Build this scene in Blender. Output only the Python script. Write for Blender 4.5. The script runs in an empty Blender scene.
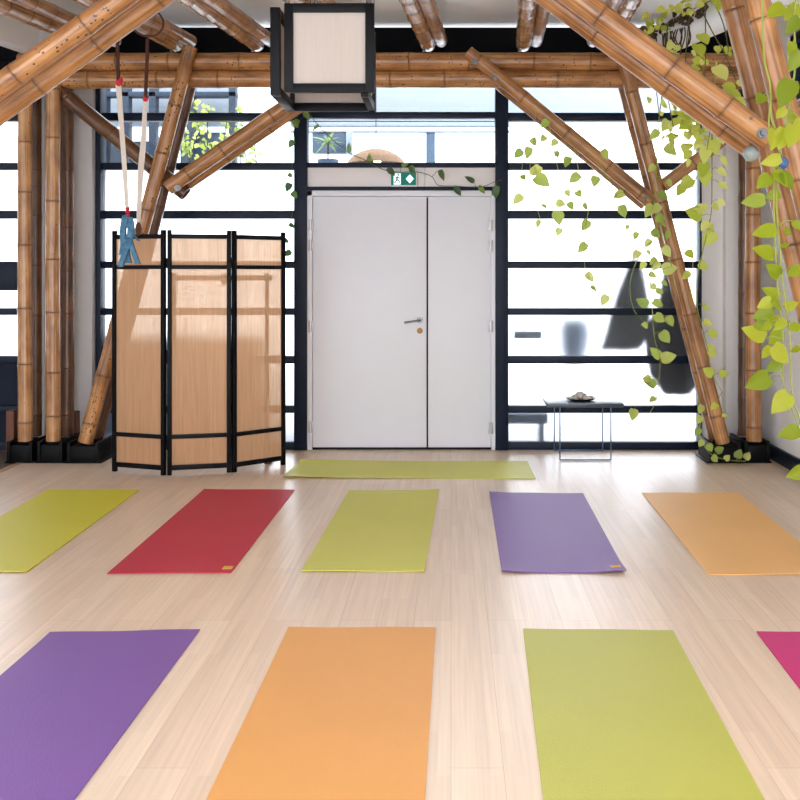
import bpy, bmesh, math, random
from mathutils import Vector, Matrix, noise
S = bpy.context.scene
C = S.collection
F, CX, CY, H = 980.0, 451.0, 275.0, 1.41      # focal length (px), principal point, eye height
YW = 7.94                                      # distance of the window wall

def P(x, y, Y):
    return Vector(((x - CX) / F * Y, Y, H - (y - CY) / F * Y))
def G(x, y):                                   # point on the floor
    return P(x, y, F * H / (y - CY))

# ------------------------------------------------------------------ helpers
def base_of(o):
    return Vector(o.location) if o is not None else Vector((0, 0, 0))
def obj(name, bm, mat, parent=None, origin=None, smooth=True, root=None):
    """bm is in world coordinates; parent chain given, root = world location of the parent's origin"""
    me = bpy.data.meshes.new(name)
    if parent is not None:
        off = Vector(parent['_w'])
    else:
        off = Vector(origin) if origin is not None else Vector((0, 0, 0))
    bmesh.ops.translate(bm, verts=bm.verts, vec=-off)
    bm.normal_update()
    bm.to_mesh(me); bm.free()
    if smooth:
        me.polygons.foreach_set('use_smooth', [True] * len(me.polygons))
        try: me.set_sharp_from_angle(angle=math.radians(40))
        except Exception: pass
    o = bpy.data.objects.new(name, me)
    C.objects.link(o)
    if mat is not None: me.materials.append(mat)
    if parent is not None:
        o.parent = parent; o['_w'] = tuple(off)
    else:
        o.location = off; o['_w'] = tuple(off)
    return o
def tag(o, label, cat, group=None, kind=None):
    o['label'] = label; o['category'] = cat
    if group: o['group'] = group
    if kind: o['kind'] = kind
    return o
def thing(name, label, cat, loc=(0, 0, 0), group=None, kind=None):
    o = bpy.data.objects.new(name, None); C.objects.link(o)
    o.location = loc; o['_w'] = tuple(loc); o.empty_display_size = .1
    return tag(o, label, cat, group, kind)

def box(bm, lo, hi, bev=0.0, mtx=None):
    lo, hi = Vector(lo), Vector(hi)
    r = bmesh.ops.create_cube(bm, size=1.0)
    vs = r['verts']
    d = hi - lo; c = (hi + lo) / 2
    for v in vs:
        v.co = Vector((v.co.x * d.x, v.co.y * d.y, v.co.z * d.z)) + c
    if mtx is not None:
        bmesh.ops.transform(bm, matrix=mtx, verts=vs)
    if bev > 0:
        es = list({e for v in vs for e in v.link_edges})
        bmesh.ops.bevel(bm, geom=es, offset=bev, segments=2, affect='EDGES', profile=.5)
def newbox(lo, hi, bev=0.0, mtx=None):
    bm = bmesh.new(); box(bm, lo, hi, bev, mtx); return bm
def frame_of(d):
    d = d.normalized()
    a = Vector((0, 0, 1)) if abs(d.z) < .9 else Vector((1, 0, 0))
    u = d.cross(a).normalized(); v = d.cross(u).normalized()
    return u, v
def tube(bm, pts, r, n=6, cap=True):
    rings = []
    pts = [Vector(p) for p in pts]
    for i, p in enumerate(pts):
        d = (pts[min(i + 1, len(pts) - 1)] - pts[max(i - 1, 0)])
        if d.length < 1e-7: d = Vector((0, 0, 1))
        u, v = frame_of(d)
        if rings and False: pass
        rr = r[i] if isinstance(r, (list, tuple)) else r
        rings.append([bm.verts.new(p + (u * math.cos(2 * math.pi * k / n) + v * math.sin(2 * math.pi * k / n)) * rr) for k in range(n)])
    for a, b in zip(rings, rings[1:]):
        # choose best alignment to avoid twist
        best = min(range(n), key=lambda s: sum((a[k].co - b[(k + s) % n].co).length_squared for k in range(n)))
        for k in range(n):
            bm.faces.new((a[k], a[(k + 1) % n], b[(k + 1 + best) % n], b[(k + best) % n]))
    if cap:
        bm.faces.new(rings[0]); bm.faces.new(list(reversed(rings[-1])))
def smooth_path(pts, per=6):
    pts = [Vector(p) for p in pts]
    if len(pts) < 3: return pts
    out = []
    for i in range(len(pts) - 1):
        p0 = pts[max(i - 1, 0)]; p1 = pts[i]; p2 = pts[i + 1]; p3 = pts[min(i + 2, len(pts) - 1)]
        for k in range(per):
            t = k / per
            out.append(.5 * ((2 * p1) + (p2 - p0) * t + (2 * p0 - 5 * p1 + 4 * p2 - p3) * t * t + (3 * p1 - p0 - 3 * p2 + p3) * t ** 3))
    out.append(pts[-1]); return out
def lathe(bm, c, prof, n=24, sx=1.0, sy=1.0):
    rings = []
    for r, z in prof:
        if r < 1e-5: rings.append([bm.verts.new(c + Vector((0, 0, z)))])
        else: rings.append([bm.verts.new(c + Vector((r * sx * math.cos(2 * math.pi * k / n), r * sy * math.sin(2 * math.pi * k / n), z))) for k in range(n)])
    for a, b in zip(rings, rings[1:]):
        for k in range(n):
            k2 = (k + 1) % n
            if len(a) == 1 and len(b) == 1: continue
            if len(a) == 1: bm.faces.new((a[0], b[k2], b[k]))
            elif len(b) == 1: bm.faces.new((a[k], a[k2], b[0]))
            else: bm.faces.new((a[k], a[k2], b[k2], b[k]))
    bmesh.ops.recalc_face_normals(bm, faces=bm.faces)

# ------------------------------------------------------------------ materials
def mat(name):
    m = bpy.data.materials.new(name); m.use_nodes = True
    nt = m.node_tree; nt.nodes.clear()
    out = nt.nodes.new('ShaderNodeOutputMaterial')
    return m, nt, out
def N(nt, t, **kw):
    n = nt.nodes.new(t)
    for k, v in kw.items():
        if k.startswith('i_'): n.inputs[k[2:].replace('_', ' ')].default_value = v
        else: setattr(n, k, v)
    return n
def rgb(r, g, b):                              # sRGB 0-255 -> linear
    f = lambda c: (c / 255 / 12.92) if c / 255 <= .04045 else ((c / 255 + .055) / 1.055) ** 2.4
    return (f(r), f(g), f(b), 1)
def simple(name, col, rough=.5, metal=0.0, nscale=40, namt=.08, bump=0.0, spec=.5):
    m, nt, out = mat(name)
    b = N(nt, 'ShaderNodeBsdfPrincipled'); b.inputs['Roughness'].default_value = rough
    b.inputs['Metallic'].default_value = metal
    b.inputs['Specular IOR Level'].default_value = spec
    tc = N(nt, 'ShaderNodeTexCoord'); nz = N(nt, 'ShaderNodeTexNoise'); nz.inputs['Scale'].default_value = nscale
    nz.inputs['Detail'].default_value = 4
    nt.links.new(tc.outputs['Object'], nz.inputs['Vector'])
    mr = N(nt, 'ShaderNodeMapRange'); mr.inputs['To Min'].default_value = 1 - namt; mr.inputs['To Max'].default_value = 1 + namt
    nt.links.new(nz.outputs['Fac'], mr.inputs['Value'])
    mx = N(nt, 'ShaderNodeVectorMath', operation='SCALE'); mx.inputs[0].default_value = col[:3]
    nt.links.new(mr.outputs['Result'], mx.inputs['Scale'])
    nt.links.new(mx.outputs['Vector'], b.inputs['Base Color'])
    if bump:
        bp = N(nt, 'ShaderNodeBump'); bp.inputs['Strength'].default_value = bump; bp.inputs['Distance'].default_value = .005
        nt.links.new(nz.outputs['Fac'], bp.inputs['Height']); nt.links.new(bp.outputs['Normal'], b.inputs['Normal'])
    nt.links.new(b.outputs['BSDF'], out.inputs['Surface'])
    return m

M = {}
M['wall'] = simple('white_wall_paint', rgb(243, 243, 243), .7, nscale=8, namt=.03)
M['pier'] = simple('grey_wall_paint', rgb(206, 203, 202), .7, nscale=8, namt=.03)
M['ceiling'] = simple('white_ceiling_paint', rgb(251, 250, 246), .4, nscale=3, namt=.04)
M['door'] = simple('door_paint', rgb(229, 232, 240), .45, nscale=6, namt=.02)
M['panel'] = simple('transom_panel_paint', rgb(232, 228, 228), .5, nscale=6, namt=.02)
M['frame'] = simple('dark_steel_flare_tint', rgb(18, 29, 48), .45, nscale=20, namt=.1, spec=.2)  # near-black steel, base raised towards navy to take in window flare
M['black'] = simple('black_lacquer', rgb(9, 9, 13), .45, nscale=30, namt=.15, spec=.15)
M['blackbeam'] = simple('black_painted_beam', rgb(6, 7, 12), .6, nscale=10, namt=.15, spec=.1)
M['shoe'] = simple('black_steel_shoe', rgb(7, 7, 10), .5, nscale=30, namt=.2, spec=.15)
M['steel'] = simple('brushed_steel', rgb(120, 120, 122), .35, 1.0, nscale=60)
M['brass'] = simple('brass_lock', rgb(140, 100, 60), .4, .6, nscale=60)
M['white_metal'] = simple('white_hinge', rgb(206, 206, 208), .3, .3)
M['duct'] = simple('white_duct', rgb(230, 232, 236), .35, nscale=12, namt=.06, bump=.15)
M['bark'] = simple('dark_root_fibre', rgb(70, 52, 38), .9, nscale=50, namt=.6, bump=.8)
M['strap'] = simple('cream_webbing', rgb(226, 216, 204), .8, nscale=120, namt=.08)
M['cord'] = simple('dark_brown_cord', rgb(74, 36, 24), .7, nscale=120, namt=.3)
M['red'] = simple('red_knot', rgb(205, 40, 60), .7, nscale=100, namt=.3)
M['brownknot'] = simple('brown_knot', rgb(110, 66, 40), .7, nscale=100, namt=.3)
M['denim'] = simple('blue_sling_cloth', rgb(78, 126, 158), .85, nscale=28, namt=.75, bump=.5)
M['tabletop'] = simple('dark_slate_top', rgb(66, 74, 86), .3, nscale=8, namt=.25)
M['wire'] = simple('steel_wire', rgb(96, 112, 134), .35, 1.0)
M['plate'] = simple('black_plate', rgb(24, 26, 30), .3)
M['stone'] = simple('pale_pebble', rgb(205, 198, 188), .7, nscale=30, namt=.25, bump=.2)
M['slate'] = simple('teal_stone', rgb(90, 130, 140), .6, nscale=30, namt=.25)
M['concrete'] = simple('dark_grey_floor', rgb(110, 98, 90), .5, nscale=5, namt=.2)
M['outground'] = simple('pale_paving', rgb(190, 190, 192), .8, nscale=3, namt=.1)
M['outdark'] = simple('dark_blue_steel_outside', rgb(46, 60, 78), .6, nscale=3, namt=.15)
M['outgrey'] = simple('blue_grey_cladding', rgb(74, 92, 112), .7, nscale=3, namt=.12)
M['outpale'] = simple('pale_blue_cladding', rgb(158, 165, 171), .7, nscale=3, namt=.06)
M['coat'] = simple('dark_navy_cloth', rgb(10, 13, 20), .9, nscale=10, namt=.3)
M['coatblue'] = simple('grey_blue_cloth', rgb(70, 88, 108), .9, nscale=10, namt=.2)
M['wicker'] = simple('tan_wicker', rgb(150, 112, 78), .8, nscale=60, namt=.25, bump=.4)
M['terracotta'] = simple('blue_grey_pot', rgb(90, 112, 132), .7)
M['glassball'] = simple('grey_glass_ball', rgb(150, 162, 160), .12, nscale=6, namt=.15)
M['blueball'] = simple('blue_glass_ball', rgb(64, 100, 150), .12, nscale=6, namt=.15)
M['mattag'] = simple('mat_label_cloth', rgb(226, 178, 96), .8)
M['matmark'] = simple('pale_mat_print', rgb(212, 216, 140), .8)
M['white'] = simple('white_plastic', rgb(236, 236, 234), .4)
M['redwood'] = simple('reddish_brown_timber', rgb(112, 66, 44), .6, nscale=14, namt=.3)
M['trimwood'] = simple('pale_wood_trim', rgb(206, 166, 124), .5, nscale=14, namt=.1)

def emission(name, col, st):
    m, nt, out = mat(name)
    e = N(nt, 'ShaderNodeEmission'); e.inputs['Color'].default_value = col; e.inputs['Strength'].default_value = st
    nt.links.new(e.outputs[0], out.inputs['Surface']); return m
M['sign_green'] = emission('lit_green_sign', rgb(40, 128, 112), 0.8)
M['sign_white'] = emission('lit_white_sign', (1, 1, 1, 1), 1.3)
M['bulb'] = emission('lit_bulb', (1, .62, .28, 1), 9)

# bamboo ------------------------------------------------------------------
def bamboo_mat(name, c1, c2, dots=.0, rough=.32):
    m, nt, out = mat(name); L = nt.links.new
    b = N(nt, 'ShaderNodeBsdfPrincipled'); b.inputs['Roughness'].default_value = rough
    b.inputs['Coat Weight'].default_value = .25; b.inputs['Coat Roughness'].default_value = .2
    uv = N(nt, 'ShaderNodeUVMap'); oi = N(nt, 'ShaderNodeObjectInfo')
    mp = N(nt, 'ShaderNodeMapping'); mp.inputs['Scale'].default_value = (26, 1.3, 1)
    L(uv.outputs['UV'], mp.inputs['Vector'])
    add = N(nt, 'ShaderNodeVectorMath', operation='ADD'); L(mp.outputs['Vector'], add.inputs[0])
    cmb = N(nt, 'ShaderNodeCombineXYZ'); mul = N(nt, 'ShaderNodeMath', operation='MULTIPLY'); mul.inputs[1].default_value = 37
    L(oi.outputs['Random'], mul.inputs[0]); L(mul.outputs[0], cmb.inputs['Y']); L(cmb.outputs[0], add.inputs[1])
    nz = N(nt, 'ShaderNodeTexNoise'); nz.inputs['Scale'].default_value = 1; nz.inputs['Detail'].default_value = 6
    L(add.outputs[0], nz.inputs['Vector'])
    mp2 = N(nt, 'ShaderNodeMapping'); mp2.inputs['Scale'].default_value = (3, 4, 1); L(uv.outputs['UV'], mp2.inputs['Vector'])
    add2 = N(nt, 'ShaderNodeVectorMath', operation='ADD'); L(mp2.outputs['Vector'], add2.inputs[0]); L(cmb.outputs[0], add2.inputs[1])
    nz2 = N(nt, 'ShaderNodeTexNoise'); nz2.inputs['Scale'].default_value = 1; nz2.inputs['Detail'].default_value = 3
    L(add2.outputs[0], nz2.inputs['Vector'])
    mixf = N(nt, 'ShaderNodeMath', operation='ADD'); L(nz.outputs['Fac'], mixf.inputs[0]); L(nz2.outputs['Fac'], mixf.inputs[1])
    mrr = N(nt, 'ShaderNodeMapRange'); mrr.inputs['From Min'].default_value = .74; mrr.inputs['From Max'].default_value = 1.26
    L(mixf.outputs[0], mrr.inputs['Value'])
    mx = N(nt, 'ShaderNodeMix', data_type='RGBA'); mx.inputs['A'].default_value = c1; mx.inputs['B'].default_value = c2
    L(mrr.outputs['Result'], mx.inputs['Factor'])
    last = mx.outputs['Result']
    if dots:
        mp3 = N(nt, 'ShaderNodeMapping'); mp3.inputs['Scale'].default_value = (20, 46, 1); L(uv.outputs['UV'], mp3.inputs['Vector'])
        add3 = N(nt, 'ShaderNodeVectorMath', operation='ADD'); L(mp3.outputs['Vector'], add3.inputs[0]); L(cmb.outputs[0], add3.inputs[1])
        vo = N(nt, 'ShaderNodeTexVoronoi'); vo.inputs['Scale'].default_value = 1; L(add3.outputs[0], vo.inputs['Vector'])
        lt = N(nt, 'ShaderNodeMath', operation='LESS_THAN'); lt.inputs[1].default_value = .2 + .12 * dots; L(vo.outputs['Distance'], lt.inputs[0])
        sp = N(nt, 'ShaderNodeSeparateColor'); L(vo.outputs['Color'], sp.inputs[0])
        gt = N(nt, 'ShaderNodeMath', operation='GREATER_THAN'); gt.inputs[1].default_value = 1 - .45 * dots; L(sp.outputs[0], gt.inputs[0])
        msk = N(nt, 'ShaderNodeMath', operation='MULTIPLY'); L(lt.outputs[0], msk.inputs[0]); L(gt.outputs[0], msk.inputs[1])
        gate = N(nt, 'ShaderNodeMath', operation='GREATER_THAN'); gate.inputs[1].default_value = .5; L(nz2.outputs['Fac'], gate.inputs[0])
        msk2 = N(nt, 'ShaderNodeMath', operation='MULTIPLY'); L(msk.outputs[0], msk2.inputs[0]); L(gate.outputs[0], msk2.inputs[1])
        m2 = N(nt, 'ShaderNodeMix', data_type='RGBA'); m2.inputs['B'].default_value = rgb(38, 24, 16)
        L(msk2.outputs[0], m2.inputs['Factor']); L(last, m2.inputs['A']); last = m2.outputs['Result']
    at = N(nt, 'ShaderNodeAttribute'); at.attribute_name = 'ring'
    m3 = N(nt, 'ShaderNodeMix', data_type='RGBA'); m3.inputs['B'].default_value = rgb(82, 52, 32)
    rf = N(nt, 'ShaderNodeMath', operation='MULTIPLY'); rf.inputs[1].default_value = .8; L(at.outputs['Fac'], rf.inputs[0])
    L(rf.outputs[0], m3.inputs['Factor']); L(last, m3.inputs['A'])
    L(m3.outputs['Result'], b.inputs['Base Color'])
    bp = N(nt, 'ShaderNodeBump'); bp.inputs['Strength'].default_value = .25; bp.inputs['Distance'].default_value = .004
    L(nz.outputs['Fac'], bp.inputs['Height']); L(bp.outputs['Normal'], b.inputs['Normal'])
    L(b.outputs['BSDF'], out.inputs['Surface']); return m
M['bamboo'] = bamboo_mat('bamboo_cane', rgb(122, 78, 42), rgb(206, 150, 94))
M['bamboo_dots'] = bamboo_mat('bamboo_cane_speckled', rgb(126, 80, 42), rgb(210, 154, 96), dots=1.2)
M['bamboo_few'] = bamboo_mat('bamboo_cane_lightly_speckled', rgb(124, 78, 42), rgb(208, 152, 96), dots=.8)
M['bamboo_dark_shaded'] = bamboo_mat('bamboo_cane_dark_shaded', rgb(64, 40, 25), rgb(130, 86, 52), dots=.4)  # rear canes' backlit shade put into the colour; also one dark brown branch
M['bamboo_pale'] = bamboo_mat('bamboo_cane_pale', rgb(140, 92, 54), rgb(216, 166, 114), dots=.2)
M['bamboo_joist'] = bamboo_mat('bamboo_cane_joist', rgb(130, 86, 50), rgb(214, 166, 114), dots=.4, rough=.22)

def bamboo(name, p0, p1, r, m, parent, seed=0, gap=.38, taper=.06):
    """hollow cane with swollen nodes; UV v runs in metres along it"""
    rnd = random.Random(seed * 7919 + 13)
    p0, p1 = Vector(p0), Vector(p1); d = p1 - p0; Ln = d.length; dn = d / Ln
    u, v = frame_of(d)
    zs = [(0.0, 1.0, 0)]
    z = gap * (.25 + .6 * rnd.random())
    while z < Ln - .06:
        zs += [(z - .06, 1.0, 0), (z - .018, 1.025, 0), (z - .006, 1.055, .35), (z, 1.0, 1), (z + .006, 1.05, .35), (z + .018, 1.02, 0), (z + .06, .99, 0)]
        z += gap * (.8 + .4 * rnd.random())
    zs.append((Ln, 1.0, 0)); zs.sort()
    bend = (u * rnd.uniform(-1, 1) + v * rnd.uniform(-1, 1)) * Ln * .004
    n = 20
    bm = bmesh.new(); uvl = bm.loops.layers.uv.new('UVMap'); ringl = bm.verts.layers.float.new('ring')
    rings = []
    for (zz, f, k) in zs:
        t = zz / Ln
        c = p0 + dn * zz + bend * math.sin(math.pi * t)
        rr = r * f * (1 + taper * (.5 - t))
        ring = []
        for i in range(n):
            a = 2 * math.pi * i / n
            vv = bm.verts.new(c + (u * math.cos(a) + v * math.sin(a)) * rr); vv[ringl] = k
            ring.append(vv)
        rings.append((ring, zz))
    for (a, za), (b, zb) in zip(rings, rings[1:]):
        for i in range(n):
            j = (i + 1) % n
            f = bm.faces.new((a[i], a[j], b[j], b[i]))
            for lp, (uu, v2) in zip(f.loops, ((i / n, za), ((i + 1) / n, za), ((i + 1) / n, zb), (i / n, zb))):
                lp[uvl].uv = (uu, v2)
    # hollow ends
    for ring, zz, sgn in ((rings[0][0], 0, 1), (rings[-1][0], Ln, -1)):
        cen = sum((q.co for q in ring), Vector()) / n
        inner = []; deep = []
        for q in ring:
            w = bm.verts.new(cen + (q.co - cen) * .8); w[ringl] = .2; inner.append(w)
            w2 = bm.verts.new(cen + (q.co - cen) * .78 + dn * sgn * min(.06, Ln * .2)); w2[ringl] = 1; deep.append(w2)
        for i in range(n):
            j = (i + 1) % n
            for q in ((ring[i], ring[j], inner[j], inner[i]), (inner[i], inner[j], deep[j], deep[i])):
                f = bm.faces.new(q)
                for lp in f.loops: lp[uvl].uv = (i / n, zz)
        f = bm.faces.new(deep)
        for lp in f.loops: lp[uvl].uv = (0, zz)
    bmesh.ops.recalc_face_normals(bm, faces=bm.faces)
    return obj(name, bm, m, parent)
def bolt(parent, p, r=.014, d=Vector((0, -1, 0)), L=.02):
    bm = bmesh.new()
    tube(bm, [p, p + d * L * .5], [r * 1.7, r * 1.7], 14); tube(bm, [p + d * L * .5, p + d * L], [r, r * .9], 6)
    return obj('bolt', bm, M['steel'], parent)

# wood floor ---------------------------------------------------------------
def floor_mat():
    m, nt, out = mat('pale_bamboo_planks'); L = nt.links.new
    b = N(nt, 'ShaderNodeBsdfPrincipled'); b.inputs['Roughness'].default_value = .3; b.inputs['Specular IOR Level'].default_value = .6
    tc = N(nt, 'ShaderNodeTexCoord'); mp = N(nt, 'ShaderNodeMapping'); mp.inputs['Rotation'].default_value = (0, 0, math.pi / 2)
    L(tc.outputs['Object'], mp.inputs['Vector'])
    br = N(nt, 'ShaderNodeTexBrick'); br.inputs['Scale'].default_value = 1
    br.inputs['Brick Width'].default_value = 1.9; br.inputs['Row Height'].default_value = .15
    br.inputs['Mortar Size'].default_value = .0012; br.inputs['Mortar Smooth'].default_value = .4; br.offset = .37
    br.inputs['Color1'].default_value = rgb(238, 217, 194); br.inputs['Color2'].default_value = rgb(231, 206, 181); br.inputs['Mortar'].default_value = rgb(206, 178, 154)
    L(mp.outputs['Vector'], br.inputs['Vector'])
    # fine strips inside a plank
    mp2 = N(nt, 'ShaderNodeMapping'); mp2.inputs['Scale'].default_value = (70, 1.6, 1); L(tc.outputs['Object'], mp2.inputs['Vector'])
    nz = N(nt, 'ShaderNodeTexNoise'); nz.inputs['Scale'].default_value = 1; nz.inputs['Detail'].default_value = 3; L(mp2.outputs['Vector'], nz.inputs['Vector'])
    mp3 = N(nt, 'ShaderNodeMapping'); mp3.inputs['Rotation'].default_value = (0, 0, math.pi / 2); L(tc.outputs['Object'], mp3.inputs['Vector'])
    br2 = N(nt, 'ShaderNodeTexBrick'); br2.inputs['Scale'].default_value = 1; br2.inputs['Brick Width'].default_value = .62; br2.inputs['Row Height'].default_value = .0375
    br2.inputs['Mortar Size'].default_value = 0; br2.offset = .43
    br2.inputs['Color1'].default_value = (1.04, 1.03, 1.02, 1); br2.inputs['Color2'].default_value = (.95, .94, .93, 1); br2.inputs['Mortar'].default_value = (1, 1, 1, 1)
    L(mp3.outputs['Vector'], br2.inputs['Vector'])
    mr = N(nt, 'ShaderNodeMapRange'); mr.inputs['From Min'].default_value = .3; mr.inputs['From Max'].default_value = .7; mr.inputs['To Min'].default_value = .92; mr.inputs['To Max'].default_value = 1.06
    L(nz.outputs['Fac'], mr.inputs['Value'])
    m1 = N(nt, 'ShaderNodeMix', data_type='RGBA', blend_type='MULTIPLY'); m1.inputs['Factor'].default_value = 1
    L(br.outputs['Color'], m1.inputs['A']); L(br2.outputs['Color'], m1.inputs['B'])
    sc = N(nt, 'ShaderNodeVectorMath', operation='SCALE'); L(m1.outputs['Result'], sc.inputs[0]); L(mr.outputs['Result'], sc.inputs['Scale'])
    L(sc.outputs['Vector'], b.inputs['Base Color'])
    bp = N(nt, 'ShaderNodeBump'); bp.inputs['Strength'].default_value = .08; bp.inputs['Distance'].default_value = .002; L(nz.outputs['Fac'], bp.inputs['Height'])
    L(bp.outputs['Normal'], b.inputs['Normal'])
    L(b.outputs['BSDF'], out.inputs['Surface']); return m
M['floor'] = floor_mat()

def frosted_mat():
    m, nt, out = mat('frosted_glass'); L = nt.links.new
    g = N(nt, 'ShaderNodeBsdfRefraction'); g.inputs['Roughness'].default_value = .42; g.inputs['IOR'].default_value = 1.25
    g.inputs['Color'].default_value = (.97, .985, 1, 1)
    t = N(nt, 'ShaderNodeBsdfTranslucent'); t.inputs['Color'].default_value = (.93, .96, 1, 1)
    mx = N(nt, 'ShaderNodeMixShader'); mx.inputs[0].default_value = .012
    L(g.outputs[0], mx.inputs[1]); L(t.outputs[0], mx.inputs[2])
    gl = N(nt, 'ShaderNodeBsdfGlossy'); gl.inputs['Roughness'].default_value = .25
    m2 = N(nt, 'ShaderNodeMixShader'); m2.inputs[0].default_value = .02
    L(mx.outputs[0], m2.inputs[1]); L(gl.outputs[0], m2.inputs[2])
    L(m2.outputs[0], out.inputs['Surface']); return m
M['frosted'] = frosted_mat()
def clear_mat():
    m, nt, out = mat('clear_glass'); L = nt.links.new
    t = N(nt, 'ShaderNodeBsdfTransparent'); t.inputs['Color'].default_value = (.93, .96, .98, 1)
    g = N(nt, 'ShaderNodeBsdfGlossy'); g.inputs['Roughness'].default_value = .03
    fr = N(nt, 'ShaderNodeFresnel'); fr.inputs['IOR'].default_value = 1.45
    mx = N(nt, 'ShaderNodeMixShader'); L(fr.outputs[0], mx.inputs[0]); L(t.outputs[0], mx.inputs[1]); L(g.outputs[0], mx.inputs[2])
    L(mx.outputs[0], out.inputs['Surface']); return m
M['glass'] = clear_mat()
def paper_mat(name, col, tcol, transp, stripes=True, transl=.5, streak=.09):
    m, nt, out = mat(name); L = nt.links.new
    d = N(nt, 'ShaderNodeBsdfDiffuse'); tl = N(nt, 'ShaderNodeBsdfTranslucent')
    uv = N(nt, 'ShaderNodeTexCoord')
    mp = N(nt, 'ShaderNodeMapping'); mp.inputs['Scale'].default_value = (140, 140, 4); L(uv.outputs['Object'], mp.inputs['Vector'])
    nz = N(nt, 'ShaderNodeTexNoise'); nz.inputs['Scale'].default_value = 1; L(mp.outputs['Vector'], nz.inputs['Vector'])
    mr = N(nt, 'ShaderNodeMapRange'); mr.inputs['From Min'].default_value = .3; mr.inputs['From Max'].default_value = .7; mr.inputs['To Min'].default_value = 1 - streak; mr.inputs['To Max'].default_value = 1 + streak
    L(nz.outputs['Fac'], mr.inputs['Value'])
    for n_, c_ in ((d, col), (tl, tcol)):
        sc = N(nt, 'ShaderNodeVectorMath', operation='SCALE'); sc.inputs[0].default_value = c_[:3]; L(mr.outputs['Result'], sc.inputs['Scale']); L(sc.outputs['Vector'], n_.inputs['Color'])
    mx = N(nt, 'ShaderNodeMixShader'); mx.inputs[0].default_value = transl; L(d.outputs[0], mx.inputs[1]); L(tl.outputs[0], mx.inputs[2])
    last = mx.outputs[0]
    if transp > 0:
        tr = N(nt, 'ShaderNodeBsdfTransparent'); tr.inputs['Color'].default_value = (1, .93, .84, 1)
        m2 = N(nt, 'ShaderNodeMixShader'); L(last, m2.inputs[1]); L(tr.outputs[0], m2.inputs[2])
        if stripes:
            mp2 = N(nt, 'ShaderNodeMapping'); mp2.inputs['Scale'].default_value = (90, 90, .3); L(uv.outputs['Object'], mp2.inputs['Vector'])
            n2 = N(nt, 'ShaderNodeTexNoise'); n2.inputs['Scale'].default_value = 1; L(mp2.outputs['Vector'], n2.inputs['Vector'])
            r2 = N(nt, 'ShaderNodeMapRange'); r2.inputs['From Min'].default_value = .35; r2.inputs['From Max'].default_value = .75; r2.inputs['To Min'].default_value = transp * .9; r2.inputs['To Max'].default_value = transp * 1.2
            L(n2.outputs['Fac'], r2.inputs['Value']); L(r2.outputs['Result'], m2.inputs[0])
        else: m2.inputs[0].default_value = transp
        last = m2.outputs[0]
    L(last, out.inputs['Surface']); return m
M['screen'] = paper_mat('woven_screen_cloth', rgb(228, 190, 152), rgb(240, 206, 172), .30, transl=.65)
M['lamp_paper'] = paper_mat('lantern_paper', rgb(214, 204, 196), rgb(214, 204, 196), 0, transl=.35, streak=.03)

def leaf_mat(name, lo, mid, hi):
    m, nt, out = mat(name); L = nt.links.new
    gi = N(nt, 'ShaderNodeNewGeometry')
    cr = N(nt, 'ShaderNodeValToRGB'); cr.color_ramp.elements[0].color = lo; cr.color_ramp.elements[1].color = hi
    e = cr.color_ramp.elements.new(.5); e.color = mid
    L(gi.outputs['Random Per Island'], cr.inputs['Fac'])
    b = N(nt, 'ShaderNodeBsdfPrincipled'); b.inputs['Roughness'].default_value = .35
    L(cr.outputs['Color'], b.inputs['Base Color'])
    t = N(nt, 'ShaderNodeBsdfTranslucent'); L(cr.outputs['Color'], t.inputs['Color'])
    mx = N(nt, 'ShaderNodeMixShader'); mx.inputs[0].default_value = .55; L(b.outputs[0], mx.inputs[1]); L(t.outputs[0], mx.inputs[2])
    L(mx.outputs[0], out.inputs['Surface']); return m
M['leaf'] = leaf_mat('lime_pothos_leaf', rgb(128, 150, 26), rgb(164, 180, 34), rgb(196, 202, 66))
M['leaf_yellow'] = leaf_mat('yellow_pothos_leaf', rgb(190, 204, 70), rgb(222, 228, 108), rgb(240, 242, 150))
M['leaf_mid'] = leaf_mat('mid_green_leaf', rgb(152, 174, 78), rgb(198, 208, 104), rgb(226, 230, 138))
M['leaf_dark'] = leaf_mat('dark_green_leaf', rgb(70, 98, 62), rgb(104, 138, 76), rgb(150, 172, 90))
M['stem'] = simple('green_stem', rgb(150, 160, 70), .6)
M['stem_dark'] = simple('brown_green_stem', rgb(84, 84, 58), .7)

def mat_mat(name, col):
    m, nt, out = mat(name); L = nt.links.new
    b = N(nt, 'ShaderNodeBsdfPrincipled'); b.inputs['Roughness'].default_value = .5; b.inputs['Specular IOR Level'].default_value = .4
    tc = N(nt, 'ShaderNodeTexCoord'); vo = N(nt, 'ShaderNodeTexVoronoi'); vo.inputs['Scale'].default_value = 170
    L(tc.outputs['Object'], vo.inputs['Vector'])
    nz = N(nt, 'ShaderNodeTexNoise'); nz.inputs['Scale'].default_value = 2.2; L(tc.outputs['Object'], nz.inputs['Vector'])
    mr = N(nt, 'ShaderNodeMapRange'); mr.inputs['To Min'].default_value = .94; mr.inputs['To Max'].default_value = 1.06; L(nz.outputs['Fac'], mr.inputs['Value'])
    sc = N(nt, 'ShaderNodeVectorMath', operation='SCALE'); sc.inputs[0].default_value = col[:3]; L(mr.outputs['Result'], sc.inputs['Scale'])
    L(sc.outputs['Vector'], b.inputs['Base Color'])
    bp = N(nt, 'ShaderNodeBump'); bp.inputs['Strength'].default_value = .25; bp.inputs['Distance'].default_value = .002; L(vo.outputs['Distance'], bp.inputs['Height'])
    L(bp.outputs['Normal'], b.inputs['Normal']); L(b.outputs['BSDF'], out.inputs['Surface']); return m

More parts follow.
